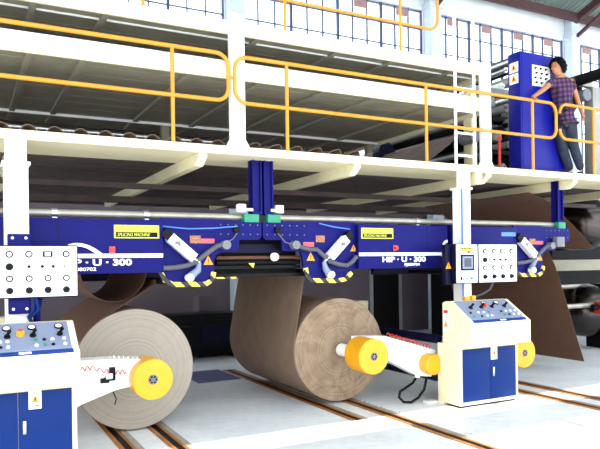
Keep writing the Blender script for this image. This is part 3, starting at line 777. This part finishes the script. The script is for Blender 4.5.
obj('rear_arm', B().prism([(4.5, .92), (5.5, .95), (5.5, .6), (4.5, .62)], 'Y', 9.95, 10.15).lathe((4.53, 10.2, .74), (0, -1, 0), [(0, .16), (.38, .16), (.38, 0)], 24), 'white', s2, 40)
obj('rear_chuck_cover', B().lathe((5.42, 9.93, 1.0), (-.3, -.9, 0), [(0, .15), (.2, .16), (.28, .10), (.3, 0)], 20), 'sheet_grey', s2)
for x in (5.66, 5.60): obj('foot', B().box(x - .06, x + .1, 6.88, 7.0, 0, .025), 'white', s2) if x == 5.60 else None
obj('cross_shaft', B().cyl((.6, 6.95, .86), (.6, 10.2, .86), .06, 14), 'dark_blue', s1)
obj('rear_frame', B().box(0., 1.0, 10.2, 10.5, 0, 1.2, .01), 'cream', s1)
obj('rear_arm', B().prism([(.9, .92), (1.8, .9), (1.8, .55), (.9, .55)], 'Y', 9.95, 10.2).lathe((R1[0], 10.2, R1[1]), (0, -1, 0), [(0, .16), (.38, .16), (.38, 0)], 24), 'white', s1, 40)

# panels on the posts
def gauge_panel(x0, x1, z0, z1, label, sym):
    yb = 6.78; yf = 6.70
    p = thing('gauge_panel', label, 'control panel', ((x0 + x1) / 2, 6.8, (z0 + z1) / 2))
    b = B(); b.m = 0; b.box(x0 + .012, x1 - .012, yf, yf + .012, z0 + .012, z1 - .012); b.m = 1; b.box(x0, x1, yf + .008, yb, z0, z1, .01)
    obj('panel_board', b, ('white', 'dark_blue'), p)
    return p
def fill_panel(p, xs, zs, yf=6.70):
    for k in (0, 1, 3): gauge(p, xs[k], yf, zs[0])
    b = B(); b.m = 0; b.box(xs[2] - .045, xs[2] + .045, yf - .01, yf, zs[0] - .028, zs[0] + .028, .003); b.m = 1; b.box(xs[2] - .026, xs[2] + .026, yf - .012, yf - .01, zs[0] - .018, zs[0] + .018)
    obj('counter_display', b, ('black', 'white'), p)
    knob(p, xs[0], yf, zs[1], .032)
    for x in (xs[1], xs[2] - .05, xs[2] + .05): knob(p, x, yf, zs[1], .014, 'black', .025)
    b = B(); b.m = 0; b.lathe((xs[3], yf, zs[1]), (0, -1, 0), [(0, .024), (.01, .024), (.01, 0)], 16); b.m = 1; b.lathe((xs[3] + .008, yf - .01, zs[1]), (0, -1, 0), [(0, .02), (.004, .02), (.004, 0)], 16)
    obj('selector_switch', b, ('grey', 'white'), p)
    for k in range(4): gauge(p, xs[k], yf, zs[2], .032)
    for k in range(4): knob(p, xs[k], yf, zs[3], .03)
    cap = B()
    for z in (zs[0], zs[2]):
        for k in range(4):
            for j in (-.018, -.004, .01): cap.box(xs[k] + j, xs[k] + j + .009, yf - .001, yf, z - .058, z - .048)
    obj('caption_marks', cap, 'grey', p, 0)
pL = gauge_panel(.262, 1.012, 1.615, 2.128, 'white gauge panel on the left white post above the left console', 1)
fill_panel(pL, (.385, .558, .728, .898), (2.04, 1.92, 1.805, 1.69))
for z0, z1 in ((2.06, 2.24), (1.46, 1.62)):
    mb = obj('mount_bracket', B().box(.38, .58, 6.78, 6.885, z0, z1, .004), 'blue', pL)
    for x in (.42, .54): obj('bolt', B().cyl((x, 6.78, z1 - .04 if z0 > 2 else z0 + .05), (x, 6.77, z1 - .04 if z0 > 2 else z0 + .05), .014, 8), 'steel', mb)
obj('cable', B().tube([(.62, 6.74, 1.62), (.64, 6.74, 1.50), (.57, 6.78, 1.42), (.60, 6.9, 1.36)], .014, 8).tube([(.60, 6.75, 1.62), (.60, 6.75, 1.50), (.55, 6.79, 1.43), (.58, 6.92, 1.37)], .012, 8), 'door_blue', pL, 60)
obj('cable', B().tube([(.64, 6.90, 1.37), (.64, 6.88, 1.5), (.66, 6.85, 1.60)], .035, 8), 'blue', pL, 60)
pR = gauge_panel(6.295, 7.03, 1.612, 2.158, 'white gauge panel right of the touchscreen above the right console', 0)
fill_panel(pR, (6.41, 6.58, 6.745, 6.91), (2.055, 1.935, 1.825, 1.70))
obj('mount_bracket', B().box(6.30, 6.50, 6.78, 6.885, 1.9, 2.05, .004), 'blue', pR)
obj('cable', B().tube([(6.62, 6.76, 1.62), (6.60, 6.8, 1.52), (6.50, 6.85, 1.45), (6.40, 6.95, 1.40)], .016, 8), 'hose', pR, 60)
tp = thing('touchscreen_panel', 'narrow white touchscreen panel with dark blue case on the right post', 'control panel', (6.08, 6.8, 1.62))
b = B(); b.m = 0; b.box(5.905, 6.275, 6.70, 6.712, 1.625, 2.145); b.m = 1; b.box(5.893, 6.287, 6.71, 6.80, 1.613, 2.157, .01)
obj('panel_board', b, ('white', 'dark_blue'), tp)
b = B(); b.m = 0; b.box(5.97, 6.215, 6.69, 6.70, 1.79, 2.01, .004); b.m = 1; b.box(6.0, 6.185, 6.688, 6.69, 1.815, 1.985); b.m = 2; b.box(6.03, 6.155, 6.686, 6.688, 1.84, 1.96)
obj('screen', b, ('dark_blue', 'lgrey', 'hose'), tp, 0)
b = B(); b.prism([(5.96 + 0, 2.085)] + [(6.085 + .13 * math.cos(a), 2.085 + .025 * math.sin(a)) for a in [PI * k / 8 for k in range(7, -1, -1)]] + [(6.085 + .13 * math.cos(a), 2.085 + .045 * math.sin(a)) for a in [-PI * k / 8 for k in range(1, 8)]], 'Y', 6.697, 6.70)
lo = obj('logo_badge', b, 'lemon', tp, 0)
lettering('lettering', 'HIP MACHINE', .03, 5.975, 6.696, 2.078, 'black', lo, 1.05)
obj('badge_mark', B().cyl((6.12, 6.697, 2.045), (6.12, 6.693, 2.045), .022, 12), 'red', lo)
b = B(); b.box(5.97, 6.0, 6.697, 6.70, 1.66, 1.71)
obj('key_row', b.prism([(6.01, 1.66), (6.03, 1.66), (6.02, 1.70)], 'Y', 6.697, 6.70), 'black', tp, 0)
obj('key_row', B().box(6.07, 6.10, 6.697, 6.70, 1.665, 1.695).box(6.14, 6.19, 6.697, 6.70, 1.665, 1.70), 'green', tp, 0)
obj('side_box', B().box(5.80, 5.92, 6.80, 6.885, 1.6, 2.15, .008), 'dark_blue', tp)
tri_part(tp, 5.845, 6.798, 1.86, .05)
obj('mount_bracket', B().box(6.08, 6.3, 6.80, 6.885, 1.70, 1.85), 'blue', tp)
obj('conduit', B().cyl((6.185, 6.892, 1.36), (6.185, 6.892, 2.93), .014, 8), 'lblue', tp)

# ------------------------------------------------------------------ electrical cabinet on the walkway
ec = thing('electrical_cabinet', 'tall blue electrical cabinet standing on the walkway beside the person', 'cabinet', (8.2, 7.43, ZD))
obj('body', B().box(7.78, 8.64, 7.30, 7.56, 3.275, 5.22, .012), 'cab_blue', ec)
obj('front_panel', B().box(7.81, 8.61, 7.292, 7.30, 3.4, 5.19, .003), 'cab_blue', ec)
obj('flared_skirt', B().prism([(8.62, 3.95), (8.64, 3.95), (8.70, 3.70), (8.80, 3.48), (8.96, 3.285), (8.62, 3.285)], 'Y', 7.31, 7.54), 'cab_blue', ec, 0)
b = B(); b.m = 0; b.box(8.03, 8.43, 7.286, 7.292, 4.70, 5.03); b.m = 1
for r_ in range(4):
    for k in range(3):
        x = 8.09 + k * .115 + (.02 if r_ % 2 else 0); z = 4.98 - r_ * .075
        b.cyl((x, 7.286, z), (x, 7.27, z), .018, 8); b.box(x + .022, x + .05, 7.283, 7.286, z + .005, z + .02)
obj('switch_label', b, ('white', 'black'), ec, 0)
for z in (4.98, 4.80):
    b = B(); b.m = 0; b.box(7.776, 7.78, 7.34, 7.52, z - .075, z + .085); b.m = 1; b.prism([(7.37, z - .04), (7.49, z - .04), (7.43, z + .06)], 'X', 7.773, 7.776); b.m = 2; b.box(7.771, 7.773, 7.42, 7.44, z - .02, z + .02)
    obj('warning_label', b, ('white', 'tri', 'black'), ec, 0)
for x in (7.95, 8.45): obj('lifting_eye', B().tube([(x + .025 * math.cos(a * PI / 4), 7.43, 5.235 + .025 * math.sin(a * PI / 4)) for a in range(8)], .006, 6, closed=True), 'steel', ec, 60)

# ------------------------------------------------------------------ machines behind
cm = thing('corrugating_machine', 'tall machine of dark and silver rollers behind the ladder and blue cabinet', 'machine', (8.6, 10.2, ZD))
obj('frame', B().box(7.5, 7.62, 8.1, 8.3, 3.27, 4.75, .01), 'cream', cm)
obj('frame', B().box(9.3, 9.5, 8.1, 8.3, 3.27, 4.95, .01), 'sheet_grey', cm)
obj('frame', B().box(8.3, 12.2, 12.2, 12.5, 3.27, 5.9, .01), 'dark', cm)
obj('side_rail', B().box(7.5, 9.5, 8.12, 8.28, 4.75, 4.87, .01), 'sheet_grey', cm)
for x, z, r, m, ya in ((9.0, 5.60, .085, 'steel', 8.5), (9.0, 5.42, .05, 'dark', 8.5), (8.6, 5.32, .05, 'steel', 8.4), (8.75, 5.14, .09, 'sheet_grey', 8.3), (9.2, 4.98, .12, 'dark', 8.0), (8.3, 4.95, .06, 'white', 8.2), (8.5, 4.74, .10, 'steel', 8.0), (8.95, 4.62, .14, 'dark', 8.0), (8.2, 4.52, .07, 'sheet_grey', 8.0), (8.9, 4.35, .12, 'dark', 8.0), (8.2, 4.22, .10, 'chrome', 8.0), (8.8, 3.98, .16, 'dark', 8.0), (8.25, 3.9, .06, 'sheet_grey', 8.0), (8.6, 3.6, .14, 'dark', 8.0), (8.1, 3.5, .07, 'steel', 8.0)):
    obj('roller', B().cyl((x, ya, z), (x, 12.2, z), r, 20).cyl((x, ya - .05, z), (x, ya, z), r * .4, 12), m, cm)
for x, z, w_ in ((7.95, 4.62, .12), (8.1, 4.05, .1), (7.9, 3.72, .08), (8.45, 4.42, .09)):
    obj('bearing_housing', B().box(x - w_, x + w_, 8.12, 8.3, z - .08, z + .08, .02), 'sheet_grey', cm)
obj('drive_motor', B().cyl((7.4, 8.2, 3.95), (7.4, 7.9, 3.95), .1, 20).cyl((7.4, 7.9, 3.95), (7.4, 7.86, 3.95), .05, 16), 'grey', cm)
obj('back_panel', B().box(9.7, 12.5, 10.3, 12.2, 3.3, 4.7), 'dark', cm, 0)
obj('cross_bar', B().box(7.62, 9.3, 8.14, 8.24, 4.3, 4.4).box(7.62, 9.3, 8.14, 8.24, 3.75, 3.82), 'dark', cm, 0)
tag(obj('red_pole', B().cyl((7.74, 7.72, 3.27), (7.74, 7.72, 3.95), .025, 10).cyl((7.74, 7.72, 3.27), (7.74, 7.72, 3.29), .07, 12), 'red'), 'short red pole standing on the walkway left of the blue cabinet', 'pole')
web('pale brown web stretched over rollers behind the walkway right of the bridge tiers', [(6.45, 3.40), (6.75, 3.58), (7.0, 3.74), (7.2, 3.88), (7.38, 4.05)], 'flute', 8.3, 10.7)
bm_ = thing('blower_motor', 'black round motor on the walkway under the right end of the middle tier', 'motor', (7.45, 10.6, 3.27))
obj('motor_drum', B().lathe((7.45, 10.4, 4.1), (0, 1, 0), [(0, 0), (0, .16), (.03, .2), (.35, .2), (.4, .12), (.4, 0)], 24), 'dark_blue', bm_)
obj('motor_base', B().box(7.3, 7.6, 10.45, 10.75, 3.27, 3.92), 'dark', bm_)
sh = thing('drive_shaft', 'thick dark pipe with bright end slanting behind the person', 'pipe', (10, 8.0, 5.16))
obj('tube', B().cyl((10, 7.3, 5.2), (10, 12.2, 5.2), .10, 20), 'dark', sh)
obj('end_cap', B().cyl((10, 7.2, 5.2), (10, 7.3, 5.2), .12, 20), 'steel', sh)
obj('tube', B().cyl((10.1, 7.9, 4.93), (10.1, 12.2, 4.93), .11, 20), 'grey', sh)
obj('bearing', B().box(9.98, 10.22, 8.1, 8.2, 4.8, 5.3, .02), 'dark', sh)
obj('column', B().box(10.25, 10.45, 7.9, 8.1, 3.27, 5.1, .01), 'sheet_grey', sh)
obj('arm_bracket', B().box(10.05, 10.3, 7.95, 8.05, 5.1, 5.25), 'sheet_grey', sh)
tri = B(); tri.m = 0; tri.box(10.3, 10.4, 7.894, 7.9, 4.6, 4.72); tri.m = 1; tri.prism([(10.31, 4.62), (10.39, 4.62), (10.35, 4.7)], 'Y', 7.89, 7.894)
obj('warning_label', tri, ('white', 'tri'), sh, 0)
dt = thing('grey_tank', 'grey drum lying on the walkway behind the person', 'drum', (10, 8.6, 3.27))
obj('shell', B().lathe((9.8, 8.4, 4.45), (0, 1, 0), [(0, 0), (0, .22), (.04, .26), (1.6, .26), (1.6, 0)], 28), 'grey', dt)
obj('stand_frame', B().box(9.6, 10.0, 8.6, 9.8, 3.27, 4.22), 'dark', dt, 0)

dr = thing('dryer_machine', 'dark machine with two chrome drums under the deck at the right edge', 'machine', (12, 10, 0))
obj('frame', B().box(11.0, 16.5, 11.3, 13.5, 0, 3.0), 'dark', dr, 0)
obj('rail_beam', B().box(10.6, 16, 10.2, 10.3, 1.68, 1.93), 'olive', dr, 0)
for z in (2.72, .82):
    obj('drum', B().lathe((12.05, 9.0, z), (0, 1, 0), [(0, 0), (.02, .16), (.07, .30), (.15, .42), (.27, .52), (.42, .57), (1.2, .58), (1.2, 0)], 48), 'chrome', dr)
obj('drum_shaft', B().cyl((12.05, 8.9, 2.72), (12.05, 11.4, 2.72), .1, 16).cyl((12.05, 8.9, .82), (12.05, 11.4, .82), .1, 16), 'dark', dr)
obj('bearing_leg', B().box(11.9, 12.2, 10.3, 10.6, 0, 2.75), 'dark', dr, 0)
obj('tension_bar', B().cyl((10.5, 9.0, .98), (12.3, 9.0, .98), .05, 12).cyl((10.5, 9.6, 1.35), (12.6, 9.6, 1.35), .05, 12), 'pipe', dr)
obj('bar_support', B().box(12.25, 12.35, 8.95, 9.7, 0, 1.4), 'dark', dr, 0)
obj('red_block', B().box(11.55, 11.9, 8.75, 8.95, .80, 1.06, .01), 'red', dr)
obj('black_knob', B().cyl((11.4, 8.86, .95), (11.55, 8.86, .95), .06, 12), 'black', dr)

db = thing('machine_cabinet', 'dark low machine cabinet on the far floor left of the brown web', 'cabinet', (4.4, 13, 0))
obj('housing', B().box(3.3, 5.2, 12.6, 13.3, .06, .92, .01), 'black', db)
obj('feet', B().box(3.4, 3.5, 12.7, 13.2, 0, .06).box(5.0, 5.1, 12.7, 13.2, 0, .06), 'dark', db, 0)
obj('housing', B().box(2.6, 4.0, 12.3, 12.6, .3, .7, .01), 'dark', db)
obj('vent_grille', B().box(4.3, 5.0, 12.59, 12.6, .3, .7), 'dark_blue', db, 0)
ob = thing('wall_piece_blocks', 'pale pinkish wall-coloured blocks added behind the dark cabinet on the far floor', 'stack', (4.7, 13.6, 0))  # blocks added in wall colour for a pale piece of wall
obj('wall_block', B().box(4.5, 5.0, 13.4, 13.9, 0, .6), 'wall', ob, 0)
obj('wall_block', B().box(4.55, 4.95, 13.45, 13.85, .6, 1.25), 'wall', ob, 0)

# ------------------------------------------------------------------ person
def skin(graph, edges, root, sub=2):
    """graph: list of (pos, radius)"""
    me = bpy.data.meshes.new('skin_tmp'); me.from_pydata([Vector(p) for p, r in graph], edges, [])
    o = bpy.data.objects.new('skin_tmp', me); COL.objects.link(o)
    sk = o.modifiers.new('s', 'SKIN'); sk.use_smooth_shade = True
    for i, (p, r) in enumerate(graph):
        v = me.skin_vertices[0].data[i]; v.radius = (r, r) if not isinstance(r, tuple) else r; v.use_root = (i == root)
    ss = o.modifiers.new('u', 'SUBSURF'); ss.levels = sub; ss.render_levels = sub
    bpy.context.view_layer.update()
    out = bpy.data.meshes.new_from_object(o.evaluated_get(bpy.context.evaluated_depsgraph_get()))
    bpy.data.objects.remove(o); bpy.data.meshes.remove(me)
    return out
def chain(pts): return pts, [(i, i + 1) for i in range(len(pts) - 1)]
def add_mesh(b, me):
    b.bm.from_mesh(me); bpy.data.meshes.remove(me)
pz = ZD
PE = thing('person', 'person in a purple plaid shirt and jeans leaning a hand on the walkway rail', 'person', (8.85, 7.18, 3.28))
pelv = (8.63, 7.17, 4.22)
G = [(pelv, .12), ((8.60, 7.165, 4.40), .11), ((8.585, 7.165, 4.58), .118), ((8.565, 7.165, 4.74), .10), ((8.52, 7.16, 4.85), .055), ((8.46, 7.15, 4.93), .06),
     ((8.35, 7.18, 4.765), .055), ((8.035, 7.09, 4.575), .042), ((7.75, 7.01, 4.425), .03), ((7.70, 6.985, 4.405), .032),
     ((8.66, 7.075, 4.785), .055), ((8.81, 7.09, 4.53), .042), ((8.94, 7.09, 4.29), .03), ((8.965, 7.085, 4.22), .034),
     ((8.575, 7.235, 4.15), .085), ((8.61, 7.23, 3.78), .06), ((8.83, 7.24, 3.37), .04),
     ((8.69, 7.12, 4.15), .085), ((8.74, 7.12, 3.78), .06), ((8.95, 7.13, 3.37), .04)]
E_ = [(0, 1), (1, 2), (2, 3), (3, 4), (4, 5), (3, 6), (6, 7), (7, 8), (8, 9), (3, 10), (10, 11), (11, 12), (12, 13), (0, 14), (14, 15), (15, 16), (0, 17), (17, 18), (18, 19)]
bb = B(); add_mesh(bb, skin(G, E_, 0))
# fingers: right hand closes over the rail (axis X, y 7.0, z 4.355), left hand hangs relaxed
for k, (dx, ln) in enumerate(((-.036, .9), (-.014, 1.0), (.008, .95), (.03, .8))):
    x = 7.70 + dx
    g, e = chain([((x + .01, 6.99, 4.40), .011), ((x - .002, 6.965, 4.388), .010), ((x - .006, 6.926, 4.372), .009), ((x - .006, 6.917 , 4.372 - .03 * ln), .008)])
    add_mesh(bb, skin(g, e, 0, 1))
g, e = chain([((7.72, 7.005, 4.392), .012), ((7.68, 7.005, 4.362), .010), ((7.66, 6.997, 4.335), .009)]); add_mesh(bb, skin(g, e, 0, 1))
for k, (dd, ln) in enumerate(((-.03, .07), (-.01, .08), (.01, .075), (.03, .06))):
    x, y = 8.968 + dd * .8, 7.085 + dd * .5
    g, e = chain([((x, y, 4.21), .010), ((x + .008, y - .004, 4.21 - ln * .5), .0095), ((x + .002, y - .006, 4.21 - ln * .95), .0085), ((x - .008, y - .006, 4.21 - ln * 1.25), .0075)])
    add_mesh(bb, skin(g, e, 0, 1))
g, e = chain([((8.95, 7.075, 4.235), .012), ((8.925, 7.06, 4.20), .010), ((8.915, 7.055, 4.165), .009)]); add_mesh(bb, skin(g, e, 0, 1))
# head
HC = Vector((8.44, 7.14, 4.99)); hf = Vector((-1.0, .02, -.14)).normalized(); hu = (Vector((0, 0, 1)) - hf * hf.z).normalized(); hr_ = hf.cross(hu)
def head_shape(th, ph, grow=0.):
    """th from top, ph about up axis from the front"""
    cu_, su = math.cos(th), math.sin(th)
    w = .09 + grow; d = .112 + grow; h = .135 + grow
    if cu_ < 0: w *= 1 - .22 * (-cu_); d *= 1 - .12 * (-cu_)
    p = hf * d * su * math.cos(ph) + hr_ * w * su * math.sin(ph) + hu * h * cu_
    if math.cos(ph) > 0 and not grow:
        f = max(0, math.cos(ph)) ** 14
        p += hf * .028 * f * math.exp(-((cu_ + .18) / .13) ** 2)           # nose
        p += hf * .010 * max(0, math.cos(ph)) ** 6 * math.exp(-((cu_ + .52) / .10) ** 2)   # lips
        p += hf * .012 * max(0, math.cos(ph)) ** 5 * math.exp(-((cu_ + .85) / .13) ** 2)   # chin
        for s_ in (-1, 1): p -= hf * .010 * math.exp(-((cu_ - .08) / .10) ** 2 - ((ph if ph < PI else ph - 2 * PI) / .38 - s_) ** 2 * 4)
    return p
nT, nP = 28, 48
rows = []
for i in range(nT + 1):
    th = PI * i / nT
    rows.append([bb.bm.verts.new(HC + head_shape(th, 0.))] if i in (0, nT) else [bb.bm.verts.new(HC + head_shape(th, 2 * PI * j / nP)) for j in range(nP)])
for i in range(nT):
    a, c = rows[i], rows[i + 1]
    for j in range(nP):
        k = (j + 1) % nP
        if len(a) == 1: bb.bm.faces.new((a[0], c[j], c[k]))
        elif len(c) == 1: bb.bm.faces.new((a[j], c[0], a[k]))
        else: bb.bm.faces.new((a[j], c[j], c[k], a[k]))
for s_ in (-1, 1):      # ears
    c = HC + hr_ * .092 * s_ - hf * .005 - hu * .01
    bb.tube([c + hu * .03 - hf * .008, c + hu * .02 + hr_ * .012 * s_ - hf * .02, c - hu * .01 + hr_ * .01 * s_ - hf * .012, c - hu * .03], [.008, .012, .010, .007], 8)
body = obj('body', bb, 'skin', PE, 80)
# hair: cap grown off the skull, open over the face
hb = B(); hv = {}
def hair_low(ph):
    a = abs(ph if ph < PI else ph - 2 * PI)
    return .30 * PI if a < .7 else (.30 + (.72 - .30) * min(1, (a - .7) / .9)) * PI
for j in range(nP):
    ph = 2 * PI * j / nP; lo_ = hair_low(ph)
    for i in range(13):
        th = lo_ * i / 12
        bump = .022 + .014 * math.sin(7 * ph + 3 * i) * (i / 12) + .008 * math.sin(13 * ph)
        if i == 12: bump = .004
        hv[i, j] = hb.bm.verts.new(HC + head_shape(max(th, .02), ph, bump + (.012 if i < 7 else .012)))
for j in range(nP):
    k = (j + 1) % nP
    for i in range(12): hb.bm.faces.new((hv[i, j], hv[i + 1, j], hv[i + 1, k], hv[i, k]))
hb.bm.faces.new([hv[0, j] for j in range(nP)])
bmesh.ops.recalc_face_normals(hb.bm, faces=hb.bm.faces)
obj('hair', hb, 'hair', PE, 80)
for s_ in (-1, 1):
    c = HC + hf * .095 + hr_ * .036 * s_ + hu * .012
    obj('eye', B().lathe(c, hf, [(-.006, 0), (-.003, .008), (.003, .007), (.006, 0)], 12), 'black', PE)
    obj('eyebrow', B().tube([c + hu * .020 - hr_ * .014 + hf * .004, c + hu * .024 + hf * .006, c + hu * .020 + hr_ * .014 + hf * .004], .0035, 6), 'hair', PE, 60)
obj('mouth', B().tube([HC + hf * .104 - hu * .068 - hr_ * .02, HC + hf * .114 - hu * .070, HC + hf * .104 - hu * .068 + hr_ * .02], .004, 6), 'salmon', PE, 60)
# shirt, jeans, shoes follow the body
GS = [((8.635, 7.19, 4.20), .146), ((8.61, 7.185, 4.34), .148), ((8.58, 7.18, 4.52), .150), ((8.55, 7.172, 4.67), .142), ((8.515, 7.162, 4.825), .078),
      ((8.36, 7.178, 4.76), .078), ((8.20, 7.135, 4.675), .064), ((8.655, 7.082, 4.775), .078), ((8.74, 7.086, 4.64), .064), ((8.63, 7.17, 4.14), .142)]
sb = B(); add_mesh(sb, skin(GS, [(9, 0), (0, 1), (1, 2), (2, 3), (3, 4), (3, 5), (5, 6), (3, 7), (7, 8)], 0))
obj('shirt', sb, 'plaid', PE, 80)
GJ = [((8.63, 7.17, 4.20), .125), ((8.575, 7.232, 4.10), .112), ((8.585, 7.23, 3.95), .102), ((8.612, 7.228, 3.78), .088), ((8.71, 7.235, 3.58), .078), ((8.825, 7.24, 3.38), .066),
      ((8.69, 7.118, 4.10), .112), ((8.71, 7.118, 3.95), .102), ((8.742, 7.118, 3.78), .088), ((8.84, 7.125, 3.58), .078), ((8.945, 7.13, 3.38), .066)]
jb = B(); add_mesh(jb, skin(GJ, [(0, 1), (1, 2), (2, 3), (3, 4), (4, 5), (0, 6), (6, 7), (7, 8), (8, 9), (9, 10)], 0))
obj('jeans', jb, 'jeans', PE, 80)
for x, y in ((8.83, 7.24), (8.95, 7.13)):
    g, e = chain([((x + .04, y + .01, 3.325), .042), ((x - .03, y - .01, 3.325), .042), ((x - .12, y - .04, 3.315), .034), ((x - .17, y - .055, 3.308), .026)])
    q = B(); add_mesh(q, skin(g, e, 0))
    for v in q.bm.verts: v.co.z = max(v.co.z, 3.278)
    obj('shoe', q, 'shoe', PE, 80)

for o in list(COL.objects):
    if o.parent is None and 'label' in o.keys():
        for k, g in (('guard_rail', 'yellow handrails of the bridge'), ('paper_roll', 'paper rolls on the stands'), ('roll_stand', 'roll stand consoles'), ('paper_splicer', 'blue splicing machines'), ('guide_pipe', 'steel pipes above the splicers'), ('bridge_tier', 'upper tiers of the bridge'), ('paper_web', 'hanging brown paper webs'), ('gauge_panel', 'gauge panels on the posts'), ('fluted_web', 'fluted paper on the walkway')):
            if o.name.split('.')[0] == k: o['group'] = g

# ------------------------------------------------------------------ light, world, camera
w = bpy.data.worlds.new('World'); S.world = w; w.use_nodes = True
bg = w.node_tree.nodes['Background']; bg.inputs['Color'].default_value = (.86, .93, 1.0, 1); bg.inputs['Strength'].default_value = 1.6
sun = bpy.data.lights.new('sun', 'SUN'); sun.energy = 4.2; sun.angle = .009; sun.color = (1, .96, .9)
so = bpy.data.objects.new('sun', sun); COL.objects.link(so)
so.rotation_euler = Vector((.03, .325, -1)).to_track_quat('-Z', 'Y').to_euler()

cam = bpy.data.cameras.new('camera'); co = bpy.data.objects.new('camera', cam); COL.objects.link(co)
F, YAW, ROLL, CY = 641.5, math.radians(62.337), math.radians(-.8), 264.9
fwd = Vector((math.cos(YAW), math.sin(YAW), 0)); rt = fwd.cross(Vector((0, 0, 1))); up = Vector((0, 0, 1))
rt2 = rt * math.cos(ROLL) + up * math.sin(ROLL); up2 = -rt * math.sin(ROLL) + up * math.cos(ROLL)
mw = Matrix((rt2, up2, -fwd)).transposed().to_4x4(); mw.translation = Vector((0, 0, 1.9)); co.matrix_world = mw
cam.sensor_fit = 'HORIZONTAL'; cam.sensor_width = 36; cam.lens = F / 600 * 36; cam.shift_y = (CY - 224.5) / 600
cam.clip_start = .05; cam.clip_end = 200
S.camera = co
S.view_settings.view_transform = 'Standard'; S.view_settings.look = 'None'; S.view_settings.gamma = 1
S.view_settings.exposure = 1.38; S.view_settings.use_curve_mapping = False
S.cycles.max_bounces = 10; S.cycles.diffuse_bounces = 6
